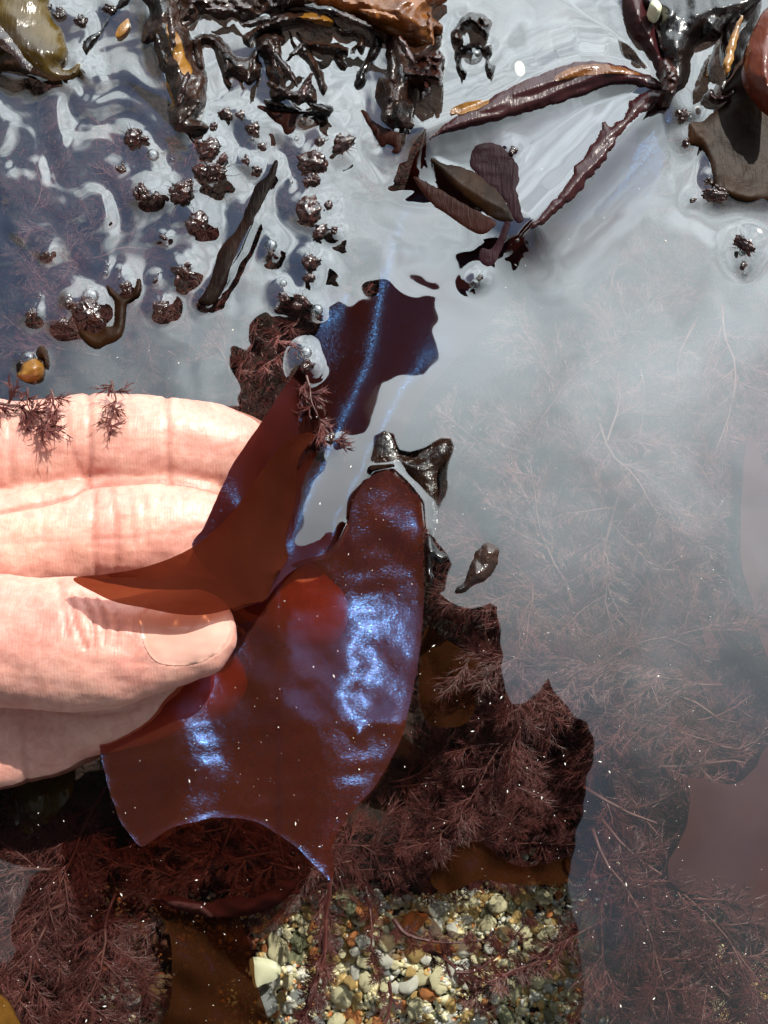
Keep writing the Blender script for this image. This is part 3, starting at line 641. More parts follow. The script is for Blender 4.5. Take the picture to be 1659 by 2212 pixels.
frond('frond_patch', None, cropL((720, 110), (770, 150), (800, 240), (830, 300), (800, 330), (770, 280), (735, 220)), On(col_), 'ochre', 4, 0.7, .8, parent=col_)
frond('seaweed_frond', 'dark arched frond curling over beside the long brown column', cropL((836, 170), (880, 150), (930, 150), (970, 180), (1000, 210), (1030, 240), (1070, 240), (1095, 215), (1120, 180), (1130, 240), (1140, 290), (1120, 340), (1080, 356), (1040, 345), (1000, 320), (985, 330), (1008, 372), (980, 376), (960, 330), (938, 270), (922, 205), (905, 185), (870, 190), (884, 300), (850, 290), (838, 230)), pillow(0.5, 3.2, 14, .8, 40, 5, fold=0.8), 'frond')
frond('seaweed_frond', 'ragged brown clump of overlapping fronds behind the thin black bar', cropB((150, 250), (260, 230), (300, 290), (270, 340), (300, 480), (350, 580), (330, 650), (400, 690), (450, 600), (470, 640), (500, 640), (550, 690), (560, 790), (500, 800), (380, 780), (200, 770), (170, 640), (140, 560), (130, 450), (70, 380), (80, 300)), pillow(0.5, 5, 20, 1.4, 42, 6, fold=0.6, fa=1.6), 'frond')
frond('seaweed_frond', 'thin black bar of seaweed lying across the foot of the ragged brown clump', cropB((140, 770), (200, 770), (330, 810), (480, 850), (560, 800), (650, 810), (680, 850), (640, 890), (560, 890), (470, 880), (350, 860), (230, 830), (160, 815)), pillow(1.0, 3.4, 9, .2, 50, 7), 'black', 4, 1.5, .5)
frond('seaweed_frond', 'red brown pointed lobe hanging below the thin black bar', cropB((90, 815), (180, 840), (300, 860), (440, 875), (390, 905), (378, 960), (382, 1000), (320, 1032), (290, 1010), (250, 950), (170, 895), (120, 850)), film(.6, 8, 8, .6, .1), 'darkred')
frond('seaweed_frond', 'black two pointed scrap at the end of the thin black bar', cropB((500, 880), (560, 895), (610, 920), (628, 932), (600, 950), (560, 955), (530, 915)), pillow(.5, 1.5, 8, .4, 30, 9), 'black', 4)
frond('seaweed_frond', 'narrow brown lobe with a hooked end curving along the ragged clump', cropB((330, 240), (370, 320), (430, 390), (500, 385), (550, 480), (600, 580), (625, 660), (622, 720), (595, 735), (560, 690), (530, 600), (480, 490), (430, 440), (365, 370)), pillow(.5, 3.2, 14, .5, 40, 10), 'frond', 4)
frond('seaweed_frond', 'dark ribbed frond lying crosswise under the ochre band', cropB((390, 250), (470, 310), (600, 325), (700, 330), (790, 378), (785, 405), (640, 408), (540, 382), (450, 345)), pillow(.6, 3.4, 12, .5, 30, 11, fold=1.3), 'frond', 4)
frond('seaweed_frond', 'small dangling brown lobe below the dark ribbed frond', cropB((680, 440), (735, 445), (745, 415), (752, 450), (775, 490), (770, 525), (700, 490)), pillow(.4, 2, 10, .4, 26, 12), 'frond', 4)
frond('seaweed_frond', 'curved dark rim of frond holding small bubbles, right of the dark ribbed frond', cropB((690, 180), (760, 230), (820, 225), (880, 250), (925, 280), (930, 340), (890, 380), (855, 370), (810, 402), (820, 360), (862, 330), (880, 290), (800, 260), (740, 265), (690, 220)), pillow(.5, 2.6, 8, .5, 26, 13), 'frond', 4)
och = frond('seaweed_frond', 'brown frond with an ochre band lying across the top of the ragged clump', cropB((0, 330), (-20, 290), (60, 220), (170, 150), (270, 85), (450, 85), (600, 105), (690, 155), (660, 200), (540, 195), (430, 190), (300, 220), (160, 235), (80, 270), (30, 340)), pillow(1.5, 5.5, 18, .8, 44, 14, fold=1.1), 'frond')
frond('frond_band', None, cropB((420, 95), (520, 100), (620, 120), (685, 155), (650, 190), (560, 170), (470, 140), (400, 120)), On(och), 'ochre', 4, .7, .8, parent=och)
frond('seaweed_frond', 'thick dark stalk running from the top edge down to the stout brown column', cropB((250, -60), (500, -60), (600, 35), (720, 85), (900, 135), (1000, 200), (1110, 260), (1090, 320), (1000, 270), (960, 250), (880, 190), (760, 150), (640, 110), (540, 60), (380, 45), (300, 60), (260, 30)), pillow(2, 6, 18, .8, 60, 15, fold=1.2), 'frond')
frond('seaweed_frond', 'black narrow blade hanging from the thick dark stalk into the water', cropB((960, 250), (1010, 265), (1055, 310), (1030, 410), (965, 500), (930, 580), (920, 640), (865, 680), (833, 632), (870, 540), (930, 430), (970, 330)), pillow(.4, 3, 16, .3, 50, 16), 'black', 4)
frond('seaweed_frond', 'fat amber brown lobe with white glare above the stout brown column', cropB((500, -60), (1500, -60), (1450, 40), (1440, 115), (1480, 165), (1525, 205), (1500, 240), (1455, 240), (1440, 325), (1300, 320), (1190, 275), (1060, 205), (1000, 165), (900, 110), (740, 80), (600, 30)), pillow(3, 9, 40, 1.3, 60, 17), 'amber', 5, 2)
frond('seaweed_frond', 'rough dark frond awash with white glare between the two columns', [(396, -20), (420, -20), (560, -20), (640, -20), (640, 14), (560, 30), (528, 44), (500, 30), (470, 36), (440, 22), (400, 60), (388, 40)], pillow(.8, 2.6, 16, 1.3, 24, 18), 'frond')
frond('seaweed_frond', 'stout brown column of seaweed dropping from the amber lobe into the water', cropB((1090, 280), (1200, 250), (1350, 320), (1460, 250), (1510, 300), (1450, 420), (1380, 480), (1330, 560), (1330, 700), (1300, 860), (1270, 890), (1340, 950), (1310, 1000), (1200, 1010), (1120, 985), (1045, 935), (1048, 870), (1010, 790), (1000, 720), (1030, 600), (1080, 540)), pillow(.6, 7.5, 30, 1.0, 50, 19, fold=0.1, fa=1.2), 'frond')
frond('seaweed_frond', 'knobbly cluster of dark red bladders hanging on the stout brown column', cropB((1340, 470), (1400, 400), (1480, 380), (1530, 440), (1535, 490), (1500, 520), (1525, 580), (1500, 640), (1430, 640), (1430, 700), (1380, 745), (1340, 760), (1320, 660), (1200, 680), (1190, 560), (1260, 500)), pillow(2.5, 5.5, 14, 2.0, 22, 20), 'tip', 4)
frond('seaweed_frond', 'red brown tail with a curled end under the stout brown column', cropB((890, 850), (925, 870), (960, 915), (1000, 945), (1060, 985), (1130, 1005), (1185, 1020), (1198, 1100), (1180, 1185), (1145, 1190), (1130, 1170), (1150, 1140), (1090, 1120), (1050, 1135), (1000, 1070), (950, 970), (905, 900)), film(.5, 8, 21, .4, .1), 'darkred', 4)
ring_ = frond('seaweed_frond', 'dark beaded ring of bladders around a hollow, near the top edge, upper of two', cropR((290, 160), (320, 100), (370, 55), (420, 60), (460, 90), (462, 130), (440, 160), (400, 130), (360, 110), (330, 140), (345, 180), (310, 186)), pillow(.6, 4, 10, 1.5, 20, 22), 'frond', 4)
frond('seaweed_frond', 'dark beaded ring of bladders around a hollow, lower of two', cropR((308, 250), (320, 205), (360, 190), (410, 180), (430, 200), (456, 190), (470, 220), (455, 260), (480, 280), (478, 325), (455, 330), (430, 290), (440, 240), (420, 215), (380, 225), (340, 230), (335, 280), (365, 310), (350, 325), (320, 300)), pillow(.6, 4, 10, 1.5, 18, 23), 'black', 4)
for i, (u, v, ln, wd, ang, z, mt) in enumerate([(590, 110, 34, 7, 1.2, 6.5, 'frond'), (620, 150, 42, 9, 1.0, 6.8, 'frond'), (660, 190, 38, 8, 2.0, 6.2, 'tip'), (600, 190, 30, 6, .5, 6.2, 'frond'), (640, 110, 30, 6, 2.4, 6.8, 'frond'), (690, 230, 26, 6, .3, 5.6, 'black'),
        (370, 60, 50, 9, 1.5, 9.6, 'frond'), (395, 190, 40, 8, 1.9, 9.6, 'tip'), (410, 240, 34, 8, 2.3, 8.6, 'frond'), (350, 110, 40, 6, 1.3, 8.8, 'black'), (850, 150, 46, 8, 1.5, 9.0, 'frond'), (880, 110, 40, 8, 1.1, 9.2, 'tip'), (840, 230, 34, 7, 1.8, 8.4, 'frond'), (760, 40, 50, 8, .4, 8.8, 'frond'),
        (700, 20, 44, 8, .2, 8.6, 'black'), (560, 45, 40, 7, -.2, 7.6, 'frond'), (480, 20, 36, 6, .1, 4.0, 'tip'), (930, 60, 36, 7, 1.4, 12.2, 'amber'), (820, 30, 46, 8, .2, 12.4, 'amber'), (540, 150, 26, 6, 1.8, 4.6, 'frond'), (500, 130, 26, 5, .7, 4.4, 'black')]):
    ca, sa = math.cos(ang), math.sin(ang); pr = [(-1, 0), (-.6, .7), (-.1, 1.0), (.4, .8), (.75, .5), (1, .1), (.8, -.35), (.3, -.8), (-.2, -.9), (-.7, -.5)]
    frond('seaweed_scrap', 'small torn scrap of frond lying on the wet heap along the top edge', [(u + x * ln * ca - y * wd * sa, v + x * ln * sa + y * wd * ca) for x, y in pr],
          lambda U, V, D, z=z, i=i: z + 0.9 * (1 - np.exp(-D / 4)) + .6 * wob(U, V, 30, 400 + i), mt, 3, .5, 1.4, i, 'torn scraps of frond along the top edge', 'seaweed scrap')
# star of folds on the right
la = frond('seaweed_frond', 'long maroon fold of seaweed with an amber back, reaching out from the dark knot', cropR((1212, 378), (1150, 325), (1000, 272), (870, 262), (760, 287), (640, 332), (520, 382), (440, 432), (350, 470), (300, 505), (255, 545), (195, 600), (240, 580), (360, 550), (520, 510), (700, 460), (860, 410), (940, 372), (1040, 358), (1120, 375)), film(1.15, 9, 24, 1.22, .24), 'maroon')
frond('fold_back', None, cropR((735, 340), (790, 300), (880, 278), (980, 282), (1060, 300), (1110, 325), (1000, 318), (880, 325), (800, 340), (755, 348)), On(la, .10), 'amber', 4, .6, .6, parent=la)
frond('fold_tip', None, cropR((285, 485), (330, 450), (440, 430), (452, 445), (380, 480), (310, 496)), On(la, .10), 'ochre', 4, .6, .6, parent=la)
frond('seaweed_frond', 'ragged maroon fold running down from the dark knot along the grey crease', cropR((1212, 388), (1130, 392), (1062, 440), (1042, 490), (990, 540), (950, 530), (920, 600), (882, 640), (862, 690), (822, 720), (810, 760), (772, 820), (722, 870), (640, 968), (634, 985), (680, 980), (750, 912), (822, 852), (882, 780), (960, 680), (1022, 580), (1080, 510), (1190, 444)), film(.95, 7, 25, .78, .24), 'maroon', 4, 1.2, 2.0)
frond('seaweed_frond', 'purple wrinkled patch of frond showing through the white film inside the folds', cropR((385, 655), (430, 618), (505, 632), (552, 675), (584, 745), (576, 820), (600, 890), (602, 955), (565, 958), (526, 880), (470, 815), (376, 715)), film(.28, 5, 26, 1.4, .05), 'purple', 4, .3)
frond('seaweed_frond', 'brown leaf shaped patch of frond with a pale upper edge beside the purple patch', cropR((204, 690), (270, 708), (380, 738), (480, 810), (522, 862), (562, 945), (520, 960), (470, 942), (400, 892), (300, 802)), film(.34, 5, 27), 'umber', 4, .3, .6)
frond('seaweed_frond', 'dark red lower leaf of frond below the brown leaf, with a blue tip', cropR((128, 768), (180, 788), (262, 830), (342, 880), (422, 920), (484, 958), (470, 985), (430, 1010), (380, 1000), (280, 932), (200, 872)), film(.3, 5, 28), 'darkred', 4, .3, .5)
frond('seaweed_frond', 'dark comma shaped tail below the purple patch', cropR((522, 960), (545, 962), (522, 1040), (482, 1130), (445, 1150), (414, 1128), (420, 1072), (460, 1076), (495, 1025)), film(.28, 5, 29), 'purple', 4, .4, .4)
frond('seaweed_frond', 'maroon blade standing from the dark knot up to the top edge', cropS((350, -80), (365, 100), (390, 210), (450, 300), (520, 370), (600, 500), (640, 570), (690, 690), (730, 700), (735, 560), (700, 420), (650, 260), (590, 100), (550, -80)), pillow(3.8, 4, 18, .4, 70, 30, fold=.3), 'maroon')
blk = frond('seaweed_frond', 'large black glossy frond with a silver glare, above the dark knot', cropS((540, -80), (1560, -80), (1500, 80), (1380, 190), (1270, 230), (1240, 300), (1190, 330), (1130, 330), (1060, 360), (1000, 420), (965, 540), (950, 680), (900, 780), (800, 860), (730, 860), (700, 760), (720, 640), (670, 440), (600, 180)), pillow(3.6, 7, 40, .8, 90, 31, fold=.15, fa=1.6), 'black', 5, 2)
frond('frond_knot', None, cropS((690, 560), (760, 540), (830, 620), (850, 760), (800, 860), (740, 870), (700, 800), (720, 690)), pillow(7.5, 3, 10, 1.2, 20, 32), 'tip', 4, 4, parent=blk)
frond('pale_knob', None, cropS((600, 40), (640, 5), (690, 30), (700, 80), (660, 125), (615, 100)), pillow(9.5, 3, 9, .2, 20, 33), 'pale', 4, 3, parent=blk)
frond('seaweed_frond', 'dark curved frond with an ochre stripe beside the white water pocket', cropS((1500, 60), (1600, 20), (1560, 200), (1480, 400), (1340, 640), (1250, 810), (1238, 780), (1290, 655), (1245, 560), (1228, 420), (1280, 220), (1380, 160)), pillow(2.5, 5, 16, .4, 60, 34), 'black')
frond('seaweed_frond', 'ochre stripe shaped leaf lying against the dark curved frond', cropS((1420, 140), (1400, 260), (1370, 400), (1350, 520), (1300, 645), (1268, 630), (1272, 520), (1320, 330)), pillow(8.0, 1.0, 12, .2, 40, 35), 'ochre', 4)
frond('seaweed_frond', 'smooth rust red lobe overhanging the wide brown frond at the edge of the picture', cropS((1790, 20), (1640, 80), (1570, 180), (1500, 330), (1455, 500), (1440, 650), (1480, 760), (1560, 880), (1680, 1000), (1790, 1050)), pillow(9, 7, 50, .3, 90, 36), 'redlobe', 6, 2, .4)
frond('seaweed_frond', 'wide translucent brown frond with a knobbly lower corner under the rust red lobe', cropS((1450, 560), (1330, 700), (1246, 800), (1262, 850), (1340, 850), (1280, 930), (1180, 1000), (1060, 1090), (960, 1110), (938, 1200), (960, 1290), (1060, 1335), (1130, 1440), (1165, 1600), (1165, 1700), (1290, 1740), (1380, 1800), (1480, 1822), (1600, 1782), (1790, 1730), (1790, 600)), film(.9, 14, 37), 'umber', 6, 1, .8)
frond('seaweed_frond', 'rust brown hook of seaweed at the edge of the white water pocket', cropS((1125, 815), (1160, 815), (1170, 850), (1220, 860), (1300, 850), (1345, 815), (1325, 870), (1270, 905), (1190, 910), (1140, 880)), pillow(2.5, 2.4, 8, .3, 30, 38), 'tip', 4)
# ribbon, hook and pod on the left
frond('seaweed_ribbon', 'long black ribbon of seaweed with a bent foot, standing in pale water', [(596, 342), (599, 358), (592, 390), (577, 420), (560, 452), (540, 490), (522, 520), (510, 550), (498, 580), (488, 615), (474, 642), (456, 658), (440, 657), (428, 650), (440, 634), (452, 610), (462, 585), (470, 550), (484, 525), (508, 500), (524, 470), (540, 430), (552, 400), (568, 388), (582, 370)], film(.4, 6, 40, .5, .08), 'ribbon', 4, .8, .5, cat='seaweed')
frond('seaweed_hook', 'hook shaped brown strip curving round the largest bubble', [(231, 616), (244, 626), (262, 640), (276, 642), (288, 632), (296, 602), (303, 602), (306, 618), (300, 640), (280, 650), (274, 665), (272, 690), (266, 720), (250, 738), (230, 746), (210, 754), (190, 746), (176, 730), (172, 712), (190, 716), (210, 722), (228, 706), (244, 702), (248, 670), (246, 648), (234, 634)], film(.9, 8, 41), 'umber', 4, .8, .4)
frond('seaweed_pod', 'amber brown pod with a pale lip beside the spiky weed above the fingers', [(44, 800), (50, 785), (66, 775), (82, 776), (94, 788), (92, 806), (80, 818), (62, 822), (48, 820), (36, 812)], pillow(.8, 3, 12, .2, 30, 42), 'ochre', 4, .8, .3)
frond('seaweed_pod', 'upright brown pod behind the amber pod', [(78, 760), (86, 748), (96, 748), (102, 762), (102, 784), (96, 792), (92, 778), (80, 772)], pillow(.8, 3, 9, .2, 30, 43), 'brown', 4, .8, .3)
frond('floating_disc', 'pale yellow round disc floating on white water above the long maroon fold', [(1112, 146), (1114, 136), (1121, 132), (1129, 136), (1134, 150), (1132, 160), (1125, 165), (1117, 161)], lambda u, v, d: 1.2 + .25 * (1 - np.exp(-d / 4)), 'pale', 3, .5, 0, cat='disc')
# lobes seen at the dark corner of the blade
frond('seaweed_lobe', 'two horned dark brown lobe behind the top of the large blade', [(800, 1010), (806, 975), (818, 945), (836, 932), (850, 946), (856, 970), (870, 985), (900, 985), (925, 965), (955, 945), (974, 950), (980, 968), (970, 990), (948, 1015), (944, 1045), (946, 1090), (940, 1150), (930, 1160), (918, 1080), (890, 1030), (850, 1010), (820, 1012)], pillow(-2.5, 1.2, 20, .3, 60, 45), 'frond', 5, 1)
frond('seaweed_lobe', 'brown rounded lobe slanting up alone through the pale water right of the large blade', [(985, 1276), (1002, 1258), (1014, 1230), (1026, 1196), (1044, 1178), (1062, 1172), (1076, 1186), (1078, 1206), (1066, 1236), (1048, 1252), (1026, 1262), (1004, 1278)], pillow(.8, 2.6, 16, .4, 40, 46), 'frond', 4, 1)
frond('seaweed_lobe', 'pointed black lobe against the right edge of the large blade', [(918, 1180), (930, 1160), (944, 1186), (960, 1196), (968, 1208), (950, 1216), (934, 1210), (936, 1250), (926, 1262), (918, 1230)], pillow(.2, 1.6, 10, .4, 30, 47), 'black', 4, 1)
# blades lying on the bottom
frond('sunken_blade', 'mauve seaweed blade lying under milky water at the edge of the picture', [(1760, 1560), (1659, 1610), (1630, 1660), (1590, 1692), (1540, 1690), (1488, 1682), (1490, 1730), (1484, 1780), (1462, 1830), (1444, 1862), (1446, 1900), (1470, 1922), (1530, 1940), (1580, 1990), (1659, 2040), (1760, 2060)], lambda u, v, d: -8 + 1.0 * wob(u, v, 200, 61) - 0.02 * (v - 1800), 'mauve', 9, .6, .5)
frond('sunken_blade', 'narrow mauve blade rising under milky water above the wide mauve blade', [(1612, 950), (1640, 980), (1680, 1040), (1760, 1100), (1760, 1560), (1659, 1420), (1626, 1300), (1600, 1190)], lambda u, v, d: -14 + 1.0 * wob(u, v, 200, 62), 'mauve', 9, .6, .5)
frond('sunken_blade', 'long dim mauve blade standing upright in milky water right of the feathery weeds', [(1510, 960), (1580, 940), (1600, 1000), (1590, 1200), (1600, 1400), (1570, 1440), (1520, 1380), (1500, 1200)], lambda u, v, d: -26 + 1.0 * wob(u, v, 200, 63), 'mauve', 9, .6, .5)
frond('sunken_blade', 'tan brown blade lying over dark gravel below the hand', [(330, 1945), (370, 1970), (460, 1985), (510, 1975), (530, 2020), (545, 2060), (552, 2120), (575, 2190), (590, 2260), (340, 2260), (365, 2180), (372, 2100), (366, 2020)], lambda u, v, d: -26 + 1.6 * wob(u, v, 160, 64) + 2 * np.exp(-d / 20), 'tan', 8, .6, .5)
frond('sunken_blade', 'brown blade with a round hole lying along the top of the bright pebbles', [(930, 1900), (960, 1850), (1000, 1818), (1040, 1822), (1080, 1850), (1110, 1868), (1160, 1870), (1240, 1850), (1260, 1880), (1230, 1905), (1160, 1912), (1090, 1908), (1040, 1900), (1000, 1915), (960, 1930)], lambda u, v, d: -24 + 1.2 * wob(u, v, 120, 65) + 2 * np.exp(-d / 14), 'tan', 7, .6, .5)
frond('sunken_blade', 'plain brown blade standing behind the right edge of the large iridescent blade', [(918, 1360), (960, 1380), (1010, 1410), (1040, 1430), (1036, 1490), (1010, 1560), (960, 1570), (925, 1560), (905, 1500)], lambda u, v, d: -16 + 1.0 * wob(u, v, 120, 66), 'tan', 8, .6, .5)
frond('sunken_blade', 'curled pinkish edge of a brown blade above the tan blade', [(340, 1940), (380, 1936), (440, 1950), (500, 1938), (560, 1936), (620, 1900), (640, 1915), (590, 1960), (510, 1982), (440, 1978), (380, 1962)], lambda u, v, d: -20 + 1.2 * wob(u, v, 60, 67) - 1.5 * np.exp(-d / 10), 'mauve', 6, .8, .8)
frond('sunken_blade', 'dark yellow corner of a frond at the very bottom beside the red feathery weed', [(-60, 2130), (0, 2150), (30, 2190), (50, 2260), (-60, 2260)], lambda u, v, d: -14 + 0 * u, 'ochre', 8, .8, .5)
frond('sunken_blade', 'olive rounded blade half hidden in weed left of the large blade', [(20, 1740), (60, 1660), (120, 1640), (160, 1660), (150, 1720), (100, 1780), (50, 1800)], lambda u, v, d: -22 + 1.2 * wob(u, v, 80, 68), 'olive', 8, .6, .6)

# ------------------------------------------------------------------ seaweed tips and bubbles at the surface
def lump_mesh(name, r, seed):
    bm = bmesh.new(); rr = random.Random(seed)
    n = 1 if r < 0.8e-3 else rr.choice((2, 3, 3, 4))
    for k in range(n):
        b2 = bmesh.new(); bmesh.ops.create_icosphere(b2, subdivisions=4 if k == 0 else 3, radius=1)
        s = r * (1 if k == 0 else rr.uniform(.35, .6)); a = rr.uniform(0, 6.28); off = Vector((math.cos(a), math.sin(a), .1)) * (0 if k == 0 else r * rr.uniform(.7, 1.0))
        ax = Vector((rr.uniform(.45, 1.0), rr.uniform(.75, 1.4), rr.uniform(.5, .8))); rot = Matrix.Rotation(rr.uniform(0, 3.14), 3, 'Z'); o3 = Vector((rr.random() * 50,) * 3)
        for v in b2.verts:
            q = v.co.copy(); n1 = noise.noise(q * 1.6 + o3) * .45 + noise.noise(q * 3.7 + o3) * .28 + (noise.noise(q * 8 + o3)) * .12
            q = q * (1 + n1); v.co = rot @ Vector((q.x * ax.x, q.y * ax.y, q.z * ax.z)) * s + off
        me_ = bpy.data.meshes.new('t'); b2.to_mesh(me_); bm.from_mesh(me_); bpy.data.meshes.remove(me_); b2.free()
    for k in range(0 if r < 1.2e-3 else rr.randint(5, 12)):
        a = rr.uniform(0, 6.28); e = rr.uniform(-.1, .9); d = Vector((math.cos(a), math.sin(a), e)).normalized(); p = d * r * .6; h = d.orthogonal().normalized() * r * .06; h2 = d.cross(h)
        tp = bm.verts.new(p + d * r * rr.uniform(.7, 1.3) + Vector((rr.uniform(-.3, .3), rr.uniform(-.3, .3), 0)) * r); q = [bm.verts.new(p + x) for x in (h, h2 * .8 - h * .5, -h2 * .8 - h * .5)]
        for i in range(3): bm.faces.new((q[i], q[(i + 1) % 3], tp))
    me = bpy.data.meshes.new(name); bm.to_mesh(me); bm.free(); return me
mm = 0.098e-3
for i, (u, v, r, lab) in enumerate(TIPS):
    z = float(water_z(np.array([float(u)]), np.array([float(v)]))[0])
    o = link('seaweed_tip', lump_mesh('seaweed_tip', r * mm * 0.82, 100 + i), M['tip' if 'black' not in lab and 'dark bead' not in lab else 'frond'])
    o.location = at(u, v, z + r * 0.022)
    tag(o, lab, 'seaweed tip', 'seaweed tips poking through the water')
def bubble_mesh():
    vs, fs = [], []; n, m_ = 24, 9
    for j in range(m_):
        a = math.radians(4 + 86 * j / (m_ - 1)) if j else 0.02
        for k in range(n):
            w = 2 * math.pi * k / n; vs.append((math.sin(a) * math.cos(w), math.sin(a) * math.sin(w), math.cos(a)))
    for j in range(m_ - 1):
        for k in range(n): fs.append((j * n + k, (j + 1) * n + k, (j + 1) * n + (k + 1) % n, j * n + (k + 1) % n))
    fs.append(tuple(range(n)))
    return mesh_of('bubble', vs, fs)
bmz = bubble_mesh(); bmz.materials.append(M['bubble']); bmz.polygons.foreach_set('use_smooth', [True] * len(bmz.polygons))
for u, v, r in BUBBLES:
    o = bpy.data.objects.new('bubble', bmz); C.objects.link(o)
    z = float(water_z(np.array([float(u)]), np.array([float(v)]))[0])
    o.location = at(u, v, z - 0.02); o.scale = (r * mm, r * mm, r * mm * 0.72)
    big = {(195, 640): 'largest round bubble under the brightest glint, beside the hook', (685, 670): 'clear bubble at the top of the dark clear patch', (660, 762): 'pale bubble looped round a brown scrap, in the dark clear patch',
           (585, 530): 'single round bubble in smooth water left of the jagged tuft', (1025, 612): 'flat bubble with a black dot on its rim', (60, 775): 'bubble over the amber pod', (1604, 545): 'bubble caught on the lone bristly curl'}
    tag(o, big.get((u, v), 'clear shiny bubble on the water among seaweed tips and fronds'), 'bubble', 'bubbles on the water')

# ------------------------------------------------------------------ feathery red weeds
def needle(vs, fs, p, d, L, r):
    d = d.normalized(); a = d.orthogonal().normalized(); b = d.cross(a); k = len(vs)
    for w in (0, 2.094, 4.188): vs.append(p + (a * math.cos(w) + b * math.sin(w)) * r)
    vs.append(p + d * L); fs += [(k, k + 1, k + 3), (k + 1, k + 2, k + 3), (k + 2, k, k + 3)]
def weed(seed, L=0.05, nb=15, lush=1.0, bristle=0.0034, rad=0.000065, tw_n=6, nk=9, stem_r=0.0004, reach=1.0):
    """(stem mesh, foliage mesh) of one plant lying along +x, rooted at the origin."""
    r = random.Random(seed); y = z = 0.0; P = []; ang = 0
    n = 12
    for i in range(n + 1):
        P.append(Vector((L * i / n, y, z))); ang += r.uniform(-.32, .32); y += math.sin(ang) * L / n; z += r.uniform(-.0004, .0006)
    sv, sf = tube_mesh('s', P, [stem_r * (1 - .75 * i / n) for i in range(n + 1)], 6)
    parts = [(sv, sf)]; vs, fs = [], []
    for b in range(nb):
        t = 0.08 + 0.92 * b / (nb - 1); i = min(int(t * n), n - 1); p = P[i].lerp(P[i + 1], t * n - i); side = 1 if b % 2 else -1
        bl = L * r.uniform(.10, .26) * (1.15 - .55 * t) * lush * reach; a = side * r.uniform(.5, 1.05); q = p.copy(); prev = p; Q = [p]
        for s in range(4):
            a += r.uniform(-.22, .22); q = q + Vector((math.cos(a), math.sin(a), r.uniform(-.15, .3))) * bl / 4; Q.append(q)
        parts.append(tube_mesh('b', Q, [.00024, .0002, .00016, .00012, .00008], 4))
        for s in range(1, 5):
            for tw in range(tw_n):
                c = Q[s - 1].lerp(Q[s], r.random()); ta = a + r.uniform(-1.2, 1.2); td = Vector((math.cos(ta), math.sin(ta), r.uniform(-.4, .6))); tl = bristle * r.uniform(.6, 1.5)
                needle(vs, fs, c, td, tl, rad * 1.4)
                for k in range(nk):
                    c2 = c + td * tl * r.uniform(.15, .95); da = ta + r.uniform(-.9, .9)
                    needle(vs, fs, c2, Vector((math.cos(da), math.sin(da), r.uniform(-.6, .7))), bristle * r.uniform(.35, .9), rad)
    return mesh_of('stem', *join(parts)), mesh_of('foliage', vs, fs)
WEEDS = [weed(200 + i, 0.05, rnd.choice((15, 18, 21)), rnd.uniform(.8, 1.25)) for i in range(7)]
for a, b in WEEDS:
    a.materials.append(M['stem']); b.materials.append(M['feather']); a.polygons.foreach_set('use_smooth', [True] * len(a.polygons))
def place_weed(u, v, z, deg, size, label, group, k=None, pitch=0.0):
    st, fo = WEEDS[rnd.randrange(7) if k is None else k]
    root = empty('feathery_seaweed', tuple(at(u, v, z))); root.rotation_euler = (rnd.uniform(-.3, .3), -pitch, R(deg)); root.scale = (size * rnd.uniform(.8, 1.15), size * rnd.uniform(.75, 1.2), size)
    for nm_, me_ in (('stem', st), ('foliage', fo)):
        o = bpy.data.objects.new(nm_, me_); C.objects.link(o); o.parent = root
    tag(root, label, 'seaweed', group)
    return root
L1, G1 = 'feathery red seaweed dimly seen under milky water, among its like right of the large blade', 'feathery seaweeds under the milky water'
# (u, v, direction in the picture where 0 is right and 90 is up, size)
for u, v, d, s in [(1500, 1430, 170, 1.0), (1560, 1480, 190, .9), (1290, 1610, 25, 1.3), (1300, 1590, 5, 1.2), (1450, 1560, 20, .9), (1260, 1700, -10, 1.2), (1300, 1770, -30, 1.1), (1280, 1790, -45, 1.0), (1370, 1900, -60, .9), (1420, 1960, -50, 1.0),
                   (1160, 1160, 110, .9), (1180, 1210, 100, .8), (1100, 1000, 60, 1.0), (1150, 1260, -80, .9), (1260, 1250, -60, 1.0), (1240, 1330, 120, .9), (1300, 1400, 150, 1.1), (1380, 1480, 160, 1.2), (1100, 1320, 20, .9), (1120, 1380, 40, 1.0),
                   (1260, 780, -95, 1.1), (1290, 900, -80, 1.0), (1350, 700, -60, 1.0), (1400, 900, -100, 1.1), (1440, 1050, -95, 1.1), (1340, 1060, -110, .9), (1300, 980, 70, .9), (1200, 830, 130, .8), (1560, 660, -85, 1.0), (1600, 800, -95, .9),
                   (1500, 700, -120, .9), (1420, 1250, 80, .9), (1480, 1350, 120, 1.0), (1560, 1560, 140, .8), (1200, 1500, 30, 1.0), (1340, 2050, -70, 1.0), (1500, 2080, -40, 1.0), (1400, 2150, -60, .9), (1300, 1950, -90, .9), (1580, 2130, 150, .8),
                   (1250, 1450, -150, .9), (1180, 1420, 60, .8), (1600, 1620, -170, .9), (1450, 1750, -20, .8), (1380, 1660, -15, 1.0)]:
    place_weed(u, v, rnd.uniform(-30, -12), d + rnd.uniform(-10, 10), s * 1.05, L1, G1, pitch=rnd.uniform(-.1, .15))
L2, G2 = 'feathery dark red seaweed in clear shaded water between the large blade and the bright pebbles', 'feathery seaweeds in the clear water'
